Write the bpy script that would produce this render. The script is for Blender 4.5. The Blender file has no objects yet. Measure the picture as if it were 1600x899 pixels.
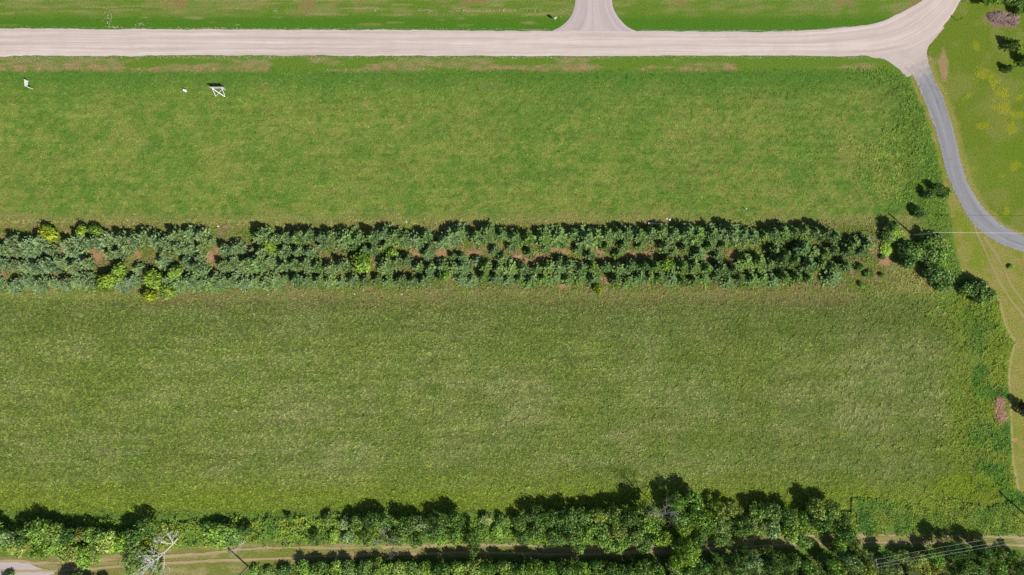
import bpy, math, random
import numpy as np
from mathutils import Vector, Matrix

S = bpy.context.scene
COL = S.collection
RNG = np.random.default_rng(7)
random.seed(7)

# ------------------------------------------------------------------ camera, sky, sun, exposure
H = 140.0            # drone height in metres
MPP = 0.125          # metres on the ground per photograph pixel
cam_d = bpy.data.cameras.new('camera')
cam_d.sensor_fit = 'HORIZONTAL'
cam_d.angle = 2 * math.atan(100.0 / H)
cam_d.clip_start = 1.0
cam_d.clip_end = 8000.0
cam = bpy.data.objects.new('camera', cam_d)
cam.location = (0, 0, H)
COL.objects.link(cam)
S.camera = cam

SUN_EL = math.radians(47)
toward = Vector((0.74, -0.67, 0)).normalized()          # horizontal direction towards the sun
world = bpy.data.worlds.new('World')
S.world = world
world.use_nodes = True
wn = world.node_tree.nodes
wl = world.node_tree.links
sky = wn.new('ShaderNodeTexSky')
sky.sky_type = 'NISHITA'
sky.sun_disc = False
sky.sun_elevation = SUN_EL
sky.sun_rotation = math.atan2(toward.x, toward.y)
wn['Background'].inputs['Strength'].default_value = 0.068
wl.new(sky.outputs[0], wn['Background'].inputs['Color'])

sun_d = bpy.data.lights.new('sun', 'SUN')
sun_d.energy = 4.7
sun_d.angle = math.radians(0.5)
sun_d.color = (1.0, 0.955, 0.88)
sun = bpy.data.objects.new('sun', sun_d)
sv = Vector((toward.x * math.cos(SUN_EL), toward.y * math.cos(SUN_EL), math.sin(SUN_EL)))
sun.rotation_euler = sv.to_track_quat('Z', 'Y').to_euler()
sun.location = (60, -60, 90)
COL.objects.link(sun)

S.view_settings.view_transform = 'Standard'
S.view_settings.look = 'None'
S.view_settings.gamma = 1.0
S.view_settings.exposure = 0.35

# ------------------------------------------------------------------ helpers
def W(px, py, h=0.0):
    """photograph pixel -> point of the place, for something h metres above the ground"""
    k = (H - h) / H
    return ((px - 800) * MPP * k, (449.5 - py) * MPP * k)

def lin(r, g, b, k=1.62):
    def f(c):
        c /= 255.0
        return c / 12.92 if c <= 0.04045 else ((c + 0.055) / 1.055) ** 2.4
    return np.array([f(r), f(g), f(b)]) / k

def sm(a, b, x):
    t = np.clip((x - a) / (b - a), 0, 1)
    return t * t * (3 - 2 * t)

def vnoise(x, y, seed):
    xi = np.floor(x).astype(np.int64); yi = np.floor(y).astype(np.int64)
    fx = x - xi; fy = y - yi
    fx = fx * fx * (3 - 2 * fx); fy = fy * fy * (3 - 2 * fy)
    def hsh(a, b):
        h = (a * 374761393 + b * 668265263 + seed * 974634777) & 0xffffffff
        h = ((h ^ (h >> 13)) * 1274126177) & 0xffffffff
        h = ((h ^ (h >> 15)) * 2246822519) & 0xffffffff
        return ((h ^ (h >> 16)) & 0xffff) / 65535.0
    a = hsh(xi, yi); b = hsh(xi + 1, yi); c = hsh(xi, yi + 1); d = hsh(xi + 1, yi + 1)
    return (a * (1 - fx) + b * fx) * (1 - fy) + (c * (1 - fx) + d * fx) * fy

def fbm(x, y, scale, seed, octv=3):
    v = 0; amp = 0.5; tot = 0
    for o in range(octv):
        v = v + amp * vnoise(x / scale * 2 ** o + 17.3 * o, y / scale * 2 ** o - 9.1 * o, seed + o)
        tot += amp; amp *= 0.55
    return v / tot

def mesh_np(name, verts, faces, nper, tint=None, smooth=False):
    """verts Nx3, faces flat index array with nper corners per face"""
    me = bpy.data.meshes.new(name)
    nv = len(verts); nf = len(faces) // nper
    me.vertices.add(nv)
    me.vertices.foreach_set('co', np.asarray(verts, dtype=np.float32).ravel())
    me.loops.add(nf * nper)
    me.loops.foreach_set('vertex_index', np.asarray(faces, dtype=np.int32).ravel())
    me.polygons.add(nf)
    me.polygons.foreach_set('loop_start', np.arange(0, nf * nper, nper, dtype=np.int32))
    if smooth:
        me.polygons.foreach_set('use_smooth', np.ones(nf, dtype=bool))
    if tint is not None:
        ca = me.color_attributes.new('tint', 'FLOAT_COLOR', 'POINT')
        c4 = np.ones((nv, 4), dtype=np.float32); c4[:, :3] = tint
        ca.data.foreach_set('color', c4.ravel())
    me.update(calc_edges=True)
    me.validate()
    return me

def link(name, me, mat=None, parent=None, **props):
    o = bpy.data.objects.new(name, me)
    COL.objects.link(o)
    if mat is not None and me is not None and len(me.materials) == 0:
        me.materials.append(mat)
    if parent is not None:
        o.parent = parent
    for k, v in props.items():
        o[k] = v
    return o

def thing(name, label, cat, loc=(0, 0, 0), rz=0.0, group=None):
    o = bpy.data.objects.new(name, None)
    COL.objects.link(o)
    o.empty_display_size = 0.3
    o.location = loc
    o.rotation_euler = (0, 0, rz)
    o['label'] = label
    o['category'] = cat
    if group:
        o['group'] = group
    return o

class MB:
    """collects tubes and boxes into one mesh"""
    def __init__(s):
        s.v = []; s.f = []
    def tube(s, pts, radii, n=6, cap=True):
        pts = [Vector(p) for p in pts]
        rings = []
        for i, p in enumerate(pts):
            a = pts[max(i - 1, 0)]; b = pts[min(i + 1, len(pts) - 1)]
            d = (b - a).normalized()
            u = d.cross(Vector((0, 0, 1)))
            if u.length < 1e-3:
                u = Vector((1, 0, 0))
            u.normalize(); w = d.cross(u)
            base = len(s.v)
            r = radii[i] if hasattr(radii, '__len__') else radii
            for k in range(n):
                t = 2 * math.pi * k / n
                s.v.append(tuple(p + u * math.cos(t) * r + w * math.sin(t) * r))
            rings.append(base)
        for a, b in zip(rings[:-1], rings[1:]):
            for k in range(n):
                s.f.append((a + k, a + (k + 1) % n, b + (k + 1) % n, b + k))
        if cap:
            s.f.append(tuple(rings[0] + k for k in reversed(range(n))))
            s.f.append(tuple(rings[-1] + k for k in range(n)))
    def box(s, c, size, rot=None):
        b = len(s.v)
        hx, hy, hz = size[0] / 2, size[1] / 2, size[2] / 2
        for z in (-hz, hz):
            for x, y in ((-hx, -hy), (hx, -hy), (hx, hy), (-hx, hy)):
                p = Vector((x, y, z))
                if rot is not None:
                    p = rot @ p
                s.v.append(tuple(p + Vector(c)))
        for q in ((0, 3, 2, 1), (4, 5, 6, 7), (0, 1, 5, 4), (1, 2, 6, 5), (2, 3, 7, 6), (3, 0, 4, 7)):
            s.f.append(tuple(b + i for i in q))
    def beam(s, a, b, w, t):
        a = Vector(a); b = Vector(b); d = b - a
        q = d.to_track_quat('X', 'Z').to_matrix()
        s.box((a + b) / 2, (d.length, w, t), q)
    def build(s, name, mat, parent=None, smooth=False, **props):
        me = bpy.data.meshes.new(name)
        me.from_pydata(s.v, [], s.f)
        if smooth:
            for p in me.polygons:
                p.use_smooth = True
        me.update()
        return link(name, me, mat, parent, **props)

# ------------------------------------------------------------------ materials
def new_mat(name):
    m = bpy.data.materials.new(name)
    m.use_nodes = True
    nt = m.node_tree
    b = nt.nodes['Principled BSDF']
    b.inputs['Specular IOR Level'].default_value = 0.15
    b.inputs['Roughness'].default_value = 0.9
    return m, nt, b

def noise(nt, vec, scale, detail=3.0, rough=0.6):
    n = nt.nodes.new('ShaderNodeTexNoise')
    n.inputs['Scale'].default_value = scale
    n.inputs['Detail'].default_value = detail
    n.inputs['Roughness'].default_value = rough
    if vec is not None:
        nt.links.new(vec, n.inputs['Vector'])
    return n.outputs['Fac']

def maprange(nt, val, a, b, c, d):
    n = nt.nodes.new('ShaderNodeMapRange')
    n.inputs[1].default_value = a; n.inputs[2].default_value = b
    n.inputs[3].default_value = c; n.inputs[4].default_value = d
    nt.links.new(val, n.inputs[0])
    return n.outputs[0]

def mixc(nt, fac, a, b, mode='MIX'):
    n = nt.nodes.new('ShaderNodeMix')
    n.data_type = 'RGBA'; n.blend_type = mode
    for sock, v in ((n.inputs[0], fac), (n.inputs[6], a), (n.inputs[7], b)):
        if hasattr(v, 'is_linked'):
            nt.links.new(v, sock)
        elif isinstance(v, (int, float)):
            sock.default_value = v
        else:
            sock.default_value = (*v, 1)
    return n.outputs[2]

def bump(nt, h, dist, strength, bsdf):
    n = nt.nodes.new('ShaderNodeBump')
    n.inputs['Distance'].default_value = dist
    n.inputs['Strength'].default_value = strength
    nt.links.new(h, n.inputs['Height'])
    nt.links.new(n.outputs[0], bsdf.inputs['Normal'])

def obj_coord(nt, scale=(1, 1, 1)):
    tc = nt.nodes.new('ShaderNodeTexCoord')
    mp = nt.nodes.new('ShaderNodeMapping')
    mp.inputs['Scale'].default_value = scale
    nt.links.new(tc.outputs['Object'], mp.inputs['Vector'])
    return mp.outputs[0]

def uv_coord(nt, scale=(1, 1, 1)):
    tc = nt.nodes.new('ShaderNodeTexCoord')
    mp = nt.nodes.new('ShaderNodeMapping')
    mp.inputs['Scale'].default_value = scale
    nt.links.new(tc.outputs['UV'], mp.inputs['Vector'])
    return mp.outputs[0]

def attr(nt, name='tint'):
    a = nt.nodes.new('ShaderNodeAttribute')
    a.attribute_name = name
    return a.outputs['Color']

def plain(name, rgb, rough=0.8, var=0.12, scale=3.0, bumpd=0.01):
    m, nt, b = new_mat(name)
    n = noise(nt, obj_coord(nt), scale, 4)
    f = maprange(nt, n, 0.3, 0.7, 1 - var * 1.5, 1 + var)
    rg = nt.nodes.new('ShaderNodeCombineColor')
    for i in range(3):
        nt.links.new(f, rg.inputs[i])
    nt.links.new(mixc(nt, 1.0, rgb, rg.outputs[0], 'MULTIPLY'), b.inputs['Base Color'])
    b.inputs['Roughness'].default_value = rough
    bump(nt, n, bumpd, 0.5, b)
    return m

def grey(nt, v):
    c = nt.nodes.new('ShaderNodeCombineColor')
    for i in range(3):
        nt.links.new(v, c.inputs[i])
    return c.outputs[0]

# ground: the tint attribute carries soil and turf colours, noise gives the grain of the turf
MG, nt, b = new_mat('turf_ground')
co = obj_coord(nt)
g1 = noise(nt, co, 3.2, 4, 0.7)
g2 = noise(nt, co, 11.0, 2, 0.6)
f = maprange(nt, g1, 0.25, 0.75, 0.62, 1.38)
f2 = maprange(nt, g2, 0.3, 0.7, 0.8, 1.2)
c = mixc(nt, 1.0, attr(nt), grey(nt, f), 'MULTIPLY')
c = mixc(nt, 1.0, c, grey(nt, f2), 'MULTIPLY')
nt.links.new(c, b.inputs['Base Color'])
bump(nt, g1, 0.22, 0.8, b)

MT, nt, b = new_mat('grass_blades')
nt.links.new(attr(nt), b.inputs['Base Color'])
tr = nt.nodes.new('ShaderNodeBsdfTranslucent')
nt.links.new(attr(nt), tr.inputs['Color'])
mx = nt.nodes.new('ShaderNodeMixShader'); mx.inputs[0].default_value = 0.25
nt.links.new(b.outputs[0], mx.inputs[1]); nt.links.new(tr.outputs[0], mx.inputs[2])
nt.links.new(mx.outputs[0], nt.nodes['Material Output'].inputs['Surface'])

ML, nt, b = new_mat('leaves')
oi = nt.nodes.new('ShaderNodeObjectInfo')
c = mixc(nt, 1.0, oi.outputs['Color'], attr(nt), 'MULTIPLY')
nt.links.new(c, b.inputs['Base Color'])
b.inputs['Roughness'].default_value = 0.55
b.inputs['Specular IOR Level'].default_value = 0.3
tr = nt.nodes.new('ShaderNodeBsdfTranslucent')
nt.links.new(c, tr.inputs['Color'])
mx = nt.nodes.new('ShaderNodeMixShader'); mx.inputs[0].default_value = 0.22
nt.links.new(b.outputs[0], mx.inputs[1]); nt.links.new(tr.outputs[0], mx.inputs[2])
nt.links.new(mx.outputs[0], nt.nodes['Material Output'].inputs['Surface'])

M_BARK = plain('bark', (0.13, 0.10, 0.075), 0.9, 0.3, 8, 0.03)
M_DEAD = plain('bleached_wood', (0.62, 0.60, 0.57), 0.8, 0.2, 9, 0.02)
M_GREYTWIG = plain('grey_twigs', (0.24, 0.21, 0.20), 0.85, 0.25, 9, 0.02)
M_POLE = plain('weathered_pole', (0.27, 0.25, 0.22), 0.85, 0.2, 10, 0.02)
M_WHITE = plain('white_painted_wood', (0.78, 0.78, 0.75), 0.5, 0.06, 6, 0.005)
M_GREYB = plain('grey_board_back', (0.42, 0.42, 0.44), 0.7, 0.12, 5, 0.005)
M_WIRE = plain('bright_cable', (0.62, 0.62, 0.60), 0.4, 0.05, 4, 0.002)
M_METAL = plain('galvanised_metal', (0.35, 0.36, 0.36), 0.4, 0.1, 8, 0.002)
M_DARKM = plain('dark_metal', (0.05, 0.05, 0.05), 0.5, 0.1, 8, 0.002)
M_PALEG = plain('pale_green_panel', (0.42, 0.50, 0.36), 0.6, 0.08, 8, 0.002)
M_BROWN = plain('red_brown_sticks', (0.46, 0.29, 0.21), 0.9, 0.35, 6, 0.02)
M_PLANK = plain('weathered_plank', (0.45, 0.47, 0.50), 0.8, 0.2, 6, 0.01)
M_STONE = plain('white_stone', (0.72, 0.71, 0.66), 0.8, 0.1, 6, 0.01)

# gravel: streaks follow the wheels through the UV map (u across, v along, in metres)
def gravel(name, lo, hi, band, fine=0.14):
    m, nt, b = new_mat(name)
    s1 = noise(nt, uv_coord(nt, (1.1, 0.02, 1)), 1.0, 4, 0.6)
    s2 = noise(nt, uv_coord(nt, (3.2, 0.05, 1)), 1.0, 3, 0.6)
    s3 = noise(nt, obj_coord(nt), 0.22, 4, 0.65)
    s4 = noise(nt, obj_coord(nt), 9.0, 3, 0.75)
    c = mixc(nt, maprange(nt, s1, 0.32, 0.68, 0, 1), lo, hi)
    c = mixc(nt, maprange(nt, s3, 0.4, 0.75, 0, 0.55), c, band)
    c = mixc(nt, 1.0, c, grey(nt, maprange(nt, s2, 0.3, 0.7, 0.86, 1.09)), 'MULTIPLY')
    c = mixc(nt, 1.0, c, grey(nt, maprange(nt, s4, 0.25, 0.75, 1 - fine, 1 + fine)), 'MULTIPLY')
    nt.links.new(c, b.inputs['Base Color'])
    bump(nt, s4, 0.03, 0.6, b)
    return m

M_GRAVEL = gravel('pale_pink_gravel', lin(206, 188, 180), lin(236, 221, 214), lin(208, 189, 176), 0.2)
M_GRAVEL2 = gravel('grey_pink_gravel', lin(194, 179, 178), lin(212, 199, 196), lin(200, 188, 182), 0.12)
M_APRON = gravel('apron_gravel', lin(206, 190, 183), lin(222, 208, 202), lin(186, 168, 156), 0.2)
M_ASPH = gravel('worn_grey_asphalt', lin(140, 140, 145), lin(170, 170, 174), lin(160, 157, 158), 0.25)
nt = M_ASPH.node_tree; b_ = nt.nodes['Principled BSDF']; src = b_.inputs['Base Color'].links[0].from_socket
uvn = nt.nodes.new('ShaderNodeTexCoord'); sx = nt.nodes.new('ShaderNodeSeparateXYZ'); nt.links.new(uvn.outputs['UV'], sx.inputs[0])
nn = noise(nt, obj_coord(nt), 0.9, 5, 0.7)
ad = nt.nodes.new('ShaderNodeMath'); ad.operation = 'MULTIPLY_ADD'; ad.inputs[1].default_value = 9.0
nt.links.new(nn, ad.inputs[0]); nt.links.new(sx.outputs['Y'], ad.inputs[2])
src = mixc(nt, maprange(nt, ad.outputs[0], 8.5, 4.8, 0, 1), src, tuple(lin(200, 184, 178)))
n3_ = noise(nt, obj_coord(nt), 1.4, 4, 0.6)
src = mixc(nt, maprange(nt, n3_, 0.66, 0.74, 0, 0.55), src, tuple(lin(200, 196, 194)))
n4_ = noise(nt, obj_coord(nt, (1, 1, 1)), 0.5, 5, 0.75)
src = mixc(nt, maprange(nt, n4_, 0.56, 0.7, 0, 0.5), src, tuple(lin(118, 118, 122)))
nt.links.new(src, b_.inputs['Base Color'])
M_RUT = gravel('sandy_track', lin(172, 152, 108), lin(200, 178, 140), lin(165, 155, 105), 0.22)
M_RUTG = gravel('grassy_rut', lin(158, 150, 92), lin(180, 168, 112), lin(150, 150, 75), 0.22)

# ------------------------------------------------------------------ where things lie, in photograph pixels
ROAD_TOP = [(-900, 45), (-60, 45), (200, 46), (400, 46.5), (600, 47), (800, 48.5), (1000, 49), (1130, 50), (1200, 50), (1240, 49), (1280, 46.5),
            (1320, 43.5), (1350, 40), (1380, 33), (1402, 23), (1424, 11), (1441, 0), (1462, -18), (1480, -38), (1500, -64), (1560, -160), (1700, -400)]
ROAD_BOT = [(-900, 88), (-60, 88), (200, 87.5), (400, 87), (600, 87.5), (800, 88), (1000, 87.5), (1100, 87.5), (1200, 87.5), (1270, 88), (1325, 88),
            (1380, 86), (1415, 78), (1440, 68), (1462, 54), (1478, 36), (1492, 18), (1501, 0), (1512, -20), (1530, -50), (1600, -165), (1745, -410)]
ASPH_L = [(1417, 108), (1430, 123), (1440, 145), (1450, 170), (1460, 197), (1468, 226), (1477, 262), (1487, 290), (1502, 320), (1517, 345), (1537, 364), (1562, 380), (1600, 394), (1650, 402), (1900, 420)]
ASPH_R = [(1448, 92), (1457, 120), (1470, 147), (1482, 180), (1490, 207), (1495, 228), (1502, 257), (1512, 287), (1532, 320), (1557, 346), (1578, 359), (1592, 366), (1612, 372), (1660, 379), (1905, 397)]
DRV_L = [(907, -200), (905, -60), (900, -10), (898, 10), (893, 24), (885, 34), (874, 43), (862, 49), (850, 56)]
DRV_R = [(950, -200), (952, -60), (955, -10), (958, 12), (964, 24), (972, 34), (980, 42), (994, 49), (1010, 56)]
APRON = [(1330, 80), (1362, 90), (1378, 92), (1392, 99), (1404, 108), (1414, 117), (1421, 120), (1449, 100), (1448, 84), (1450, 74), (1456, 66), (1466, 54), (1474, 42), (1440, 50)]
BOUND = [(88, 1385), (100, 1398), (118, 1418), (130, 1424), (170, 1442), (215, 1456), (260, 1468), (320, 1480), (345, 1487), (380, 1490), (420, 1500),
         (445, 1530), (470, 1560), (510, 1570), (535, 1585), (560, 1578), (580, 1575), (640, 1578), (720, 1581), (765, 1590), (800, 1640), (840, 1700)]
TRACK = [(-600, 892), (0, 884), (60, 884), (130, 886), (200, 880), (300, 873), (400, 866), (500, 863), (600, 862), (700, 859), (800, 862), (900, 862),
         (1000, 860), (1100, 852), (1200, 845), (1340, 842), (1500, 842), (1600, 846), (2200, 860)]
SOILS = [(150, 398, 13, 13), (146, 410, 8, 6), (215, 397, 6, 6), (252, 382, 14, 5), (243, 378, 7, 7), (326, 400, 11, 10), (340, 390, 6, 8), (333, 405, 11, 5),
         (383, 392, 8, 7), (394, 402, 6, 9), (512, 408, 5, 11), (532, 402, 4, 9), (590, 403, 5, 8), (633, 398, 5, 4), (649, 396, 7, 6), (655, 405, 6, 6),
         (688, 398, 8, 8), (698, 392, 7, 5), (706, 410, 4, 6), (735, 395, 8, 5), (747, 396, 8, 5), (740, 408, 4, 8), (805, 402, 8, 6), (824, 408, 10, 6),
         (842, 403, 8, 7), (870, 388, 9, 6), (880, 392, 10, 5), (888, 408, 5, 5), (938, 393, 8, 6), (941, 405, 7, 4), (958, 407, 6, 4), (990, 397, 9, 4),
         (1018, 400, 7, 7), (1008, 396, 9, 4), (1062, 405, 8, 5), (1104, 404, 6, 6), (1114, 404, 5, 4), (1150, 398, 9, 6), (1140, 395, 6, 4), (1155, 401, 6, 5),
         (1193, 391, 3, 3), (1175, 386, 3, 3), (1365, 392, 9, 6), (1383, 408, 10, 8), (945, 437, 9, 6), (880, 447, 10, 5), (2, 435, 8, 12), (100, 390, 6, 12)]

def smooth_line(pts, step):
    """Catmull-Rom through the points, resampled every step (same unit as the points)"""
    P = [np.array(p, dtype=float) for p in pts]
    P = [2 * P[0] - P[1]] + P + [2 * P[-1] - P[-2]]
    out = []
    for i in range(1, len(P) - 2):
        p0, p1, p2, p3 = P[i - 1:i + 3]
        n = max(2, int(np.linalg.norm(p2 - p1) / step))
        for k in range(n):
            t = k / n
            out.append(0.5 * ((2 * p1) + (-p0 + p2) * t + (2 * p0 - 5 * p1 + 4 * p2 - p3) * t * t + (-p0 + 3 * p1 - 3 * p2 + p3) * t ** 3))
    out.append(P[-2])
    return np.array(out)

def resample(L, n):
    d = np.r_[0, np.cumsum(np.linalg.norm(np.diff(L, axis=0), axis=1))]
    t = np.linspace(0, d[-1], n)
    return np.c_[np.interp(t, d, L[:, 0]), np.interp(t, d, L[:, 1])]

def strip(name, A, B, z, mat, across=8, step=0.3, jit=0.18, seed=1, parent=None, crown=0.0, **props):
    """sheet between two edges with ragged borders; UV in metres"""
    A = smooth_line([W(*p) for p in A], 0.5); B = smooth_line([W(*p) for p in B], 0.5)
    length = max(np.linalg.norm(np.diff(A, axis=0), axis=1).sum(), np.linalg.norm(np.diff(B, axis=0), axis=1).sum())
    n = int(length / step)
    # pair the edges by shared parameter through the control polygons
    A = resample(A, n); B = resample(B, n)
    s = np.arange(n) * step
    ja = (fbm(s, s * 0 + seed, 2.4, seed, 4) - 0.5) * 2 * jit
    jb = (fbm(s, s * 0 + seed + 5, 2.4, seed + 9, 4) - 0.5) * 2 * jit
    D = B - A; wdt = np.linalg.norm(D, axis=1, keepdims=True); U = D / np.maximum(wdt, 1e-6)
    A = A + U * ja[:, None]; B = B - U * jb[:, None]
    t = np.linspace(0, 1, across + 1)
    V = A[:, None, :] * (1 - t)[None, :, None] + B[:, None, :] * t[None, :, None]
    zz = z + crown * (1 - (2 * t - 1) ** 2)
    verts = np.concatenate([V, np.broadcast_to(zz[None, :, None], V.shape[:2] + (1,))], axis=2).reshape(-1, 3)
    i, j = np.meshgrid(np.arange(n - 1), np.arange(across), indexing='ij')
    a = (i * (across + 1) + j).ravel()
    faces = np.stack([a, a + across + 1, a + across + 2, a + 1], 1)
    me = mesh_np(name, verts, faces.ravel(), 4, smooth=True)
    uvl = me.uv_layers.new(name='UVMap')
    uvv = np.stack([np.broadcast_to(t[None, :] * wdt.mean(), (n, across + 1)), np.broadcast_to(s[:, None], (n, across + 1))], 2).reshape(-1, 2)
    uvl.data.foreach_set('uv', uvv[faces.ravel()].astype(np.float32).ravel())
    # make sure it faces up
    if me.polygons[0].normal.z < 0:
        me.flip_normals()
    return link(name, me, mat, parent, **props)

# ------------------------------------------------------------------ colour of turf and soil over the whole place
C_UP = lin(114, 142, 56); C_UPG = lin(90, 131, 46); C_UPY = lin(136, 150, 68); C_DRY = lin(148, 144, 84)
C_LOW = lin(124, 139, 64); C_LOWP = lin(146, 152, 94); C_LOWG = lin(102, 131, 48); C_LIME = lin(126, 146, 42)
C_LAWN = lin(108, 138, 44); C_LAWNY = lin(136, 146, 76); C_LAWNG = lin(78, 128, 28)
C_RLAWN = lin(114, 135, 38); C_RLAWN2 = lin(130, 141, 60)
C_ROUGH = lin(106, 134, 54); C_MOWN = lin(150, 150, 72); C_TAN = lin(166, 148, 106); C_SOIL = lin(188, 146, 112)
C_BROWN = lin(138, 130, 82); C_BELT = lin(116, 130, 56)

def mix(c, c2, m):
    return c * (1 - m[:, None]) + c2 * m[:, None]

def ground_color(px, py):
    n1 = fbm(px, py, 90, 1, 4); n2 = fbm(px, py, 34, 11, 4); n3 = fbm(px, py, 12, 21, 3)
    nh = fbm(px * 0.12, py, 5, 31, 3)             # stretched along the rows
    nh2 = fbm(px * 0.05, py, 2.6, 36, 2)
    wx = (n3 - 0.5) * 10; w = (n2 - 0.5) * 18
    c = np.zeros((len(px), 3)) + C_UP
    # upper field
    n5 = fbm(px * 0.7, py, 7, 81, 3)
    c = mix(c, C_UPY, sm(0.38, 0.62, n1 * 0.4 + n3 * 0.3 + n5 * 0.3) * sm(120, 175, py))
    c = mix(c, C_DRY, sm(0.56, 0.8, n5 * 0.5 + n2 * 0.5) * 0.45)
    c = mix(c, C_UPG, sm(0.54, 0.30, n2 * 0.5 + n5 * 0.5) * 0.6)
    c = c * (1 + 0.30 * (nh2[:, None] - 0.5)) * (1 + 0.10 * (nh[:, None] - 0.5))
    c = mix(c, C_UPG, sm(150, 112, py + w) * 0.85)
    c = mix(c, C_DRY, sm(325, 350, py + w) * 0.75)
    edge = np.interp(py, [p[0] for p in BOUND], [p[1] for p in BOUND])
    d_in = edge - px                               # distance inside the fields' right edge
    c = mix(c, C_ROUGH, sm(85, 30, d_in + w) * (py < 470))
    # ring of unmown grass round the field's corner
    ring = np.abs(np.hypot((px - 1330) * 0.9, py - 215) - 118 + w * 0.4)
    c = mix(c, C_UPG, sm(16, 4, ring) * (px > 1330) * 0.35 * (py < 330))
    # verge under the road
    vg = sm(87, 90, py) * sm(116, 106, py + wx * 0.5) * (px < 1410)
    c = mix(c, C_LAWN, vg * 0.9)
    bare = sm(0.44, 0.58, fbm(px * 0.25, py * 1.6, 14, 41, 4) + (sm(0, 130, px) * 0.02) - sm(820, 1180, px) * 0.15)
    vg = vg * (0.35 + 0.65 * sm(0.35, 0.6, fbm(px * 0.5, py * 1.5, 6, 47, 3)))
    c = mix(c, C_TAN, vg * bare * sm(86, 93, py) * 0.75)
    c = mix(c, lin(180, 140, 104), vg * bare * sm(100, 105, py) * sm(0.4, 0.6, n3) * 0.8)
    # belt
    bt = sm(344, 358, py + wx) * sm(468, 450, py + wx * 0.6) * sm(1410, 1370, px + w)
    bel = mix(np.zeros_like(c) + C_BELT, C_BROWN, sm(0.4, 0.62, n3))
    bel = mix(bel, lin(150, 128, 88), sm(0.5, 0.7, n2) * sm(380, 390, py) * sm(420, 408, py))
    c = c * (1 - bt[:, None]) + bel * bt[:, None]
    for sx, sy, rx, ry in SOILS:
        k = (np.abs(px - sx) < rx * 2) & (np.abs(py - sy) < ry * 2)
        if k.any():
            d = np.hypot((px[k] - sx) / rx, (py[k] - sy) / ry) + (n3[k] - 0.5) * 1.2
            m = sm(1.35, 0.45, d) * 0.85
            c[k] = c[k] * (1 - m[:, None]) + C_SOIL * m[:, None]
    # lower field
    lo = sm(452, 464, py + wx * 0.5)
    l = np.zeros_like(c) + C_LOW
    ns = fbm(px * 0.16, py, 11, 91, 3)
    l = mix(l, C_LOWP, sm(0.36, 0.72, n1 * 0.4 + ns * 0.4 + n3 * 0.2) * 0.7)
    l = l * (1 + 0.45 * (nh2[:, None] - 0.5)) * (1 + 0.12 * (ns[:, None] - 0.5))
    l = mix(l, C_LOWG, sm(0.55, 0.36, n2) * 0.4)
    l = mix(l, C_BROWN, sm(496, 462, py + w * .6) * sm(60, 300, px) * sm(1390, 1300, px) * (0.5 + 0.5 * sm(0.4, 0.6, n2)))
    l = mix(l, lin(96, 112, 52), sm(440, 480, py) * sm(560, 500, py + w) * 0.4)
    l = mix(l, C_LIME, sm(725, 785, py + w) * 0.75)
    l = mix(l, C_LIME, sm(135, 45, d_in + w) * 0.65)
    l = mix(l, lin(74, 122, 44), sm(0.52, 0.7, n2) * sm(110, 40, d_in) * 0.8)
    l = mix(l, C_ROUGH, sm(792, 806, py + wx))
    c = c * (1 - lo[:, None]) + l * lo[:, None]
    # corner of the lower field, yellow-green
    c = mix(c, lin(128, 150, 28), sm(1.0, 0.6, np.hypot((px - 1500) / 60, (py - 757) / 22)) * 0.5)
    # mown strip between fields and driveway, lawn right of it
    st = sm(-2, 3, px - edge + wx * 0.3) * (py > 86)
    s = mix(np.zeros_like(c) + C_MOWN, lin(132, 146, 46), sm(0.42, 0.62, n2))
    s = mix(s, lin(176, 150, 98), sm(0.5, 0.68, n3) * 0.5)
    c = c * (1 - st[:, None]) + s * st[:, None]
    c = mix(c, lin(190, 172, 120), sm(2.6, 0.8, np.abs(px - edge - 1.5 + wx * 0.1)) * (py > 420) * 0.75)
    dr_y = [p[1] for p in ASPH_R]; dr_x = [p[0] for p in ASPH_R]
    rx_ = np.interp(py, [-60] + dr_y, [1535] + dr_x)
    r_edge = np.where(py < 92, np.interp(py, [-50, -20, 0, 18, 36, 54, 92], [1530, 1512, 1501, 1492, 1478, 1462, 1448]), rx_)
    rl = sm(-6, 0, px - r_edge) * (py < 378)
    r = mix(np.zeros_like(c) + C_RLAWN, C_RLAWN2, sm(0.42, 0.66, n2))
    r = mix(r, lin(108, 138, 28), sm(0.5, 0.3, n1) * 0.6)
    r = mix(r, lin(178, 146, 112), sm(1, 0.5, np.hypot((px - (1474 + (py - 100) * 0.06)) / 9, (py - 105) / 26) + (n3 - .5)) * 0.85)
    r = mix(r, lin(170, 158, 92), sm(15, 5, px - r_edge + wx) * (py > 90) * 0.6)
    for fx, fy, rr in [(1530, 117, 11), (1557, 128, 9), (1565, 145, 12), (1568, 168, 14), (1538, 198, 10), (1593, 153, 9), (1525, 75, 6), (1513, 148, 6), (1580, 200, 12), (1592, 178, 10), (1565, 276, 5), (1523, 262, 6), (1574, 330, 6), (1590, 260, 8), (1595, 70, 9)]:
        r = mix(r, lin(172, 172, 34), sm(1.2, 0.3, np.hypot(px - fx, py - fy) / rr + (n3 - 0.5) * 2.6 + (n5 - .5) * 1.5) * 0.42)
    c = c * (1 - rl[:, None]) + r * rl[:, None]
    # lawn north of the road
    nl = (py < 66) & (px < r_edge - 20)
    q = mix(np.zeros_like(c) + C_LAWN, C_LAWNY, sm(0.4, 0.62, n2 * 0.5 + nh * 0.5) * sm(36, 16, py))
    q = mix(q, C_LAWNG, sm(18, 34, py + wx * 0.5) * 0.8)
    q = mix(q, lin(168, 156, 104), sm(0.66, 0.76, nh2) * sm(900, 850, px) * 0.6 * sm(44, 36, py))
    q = mix(q, lin(150, 128, 80), sm(0.62, 0.75, n2) * sm(30, 5, py) * 0.7)
    c = np.where(nl[:, None], q, c)
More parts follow.
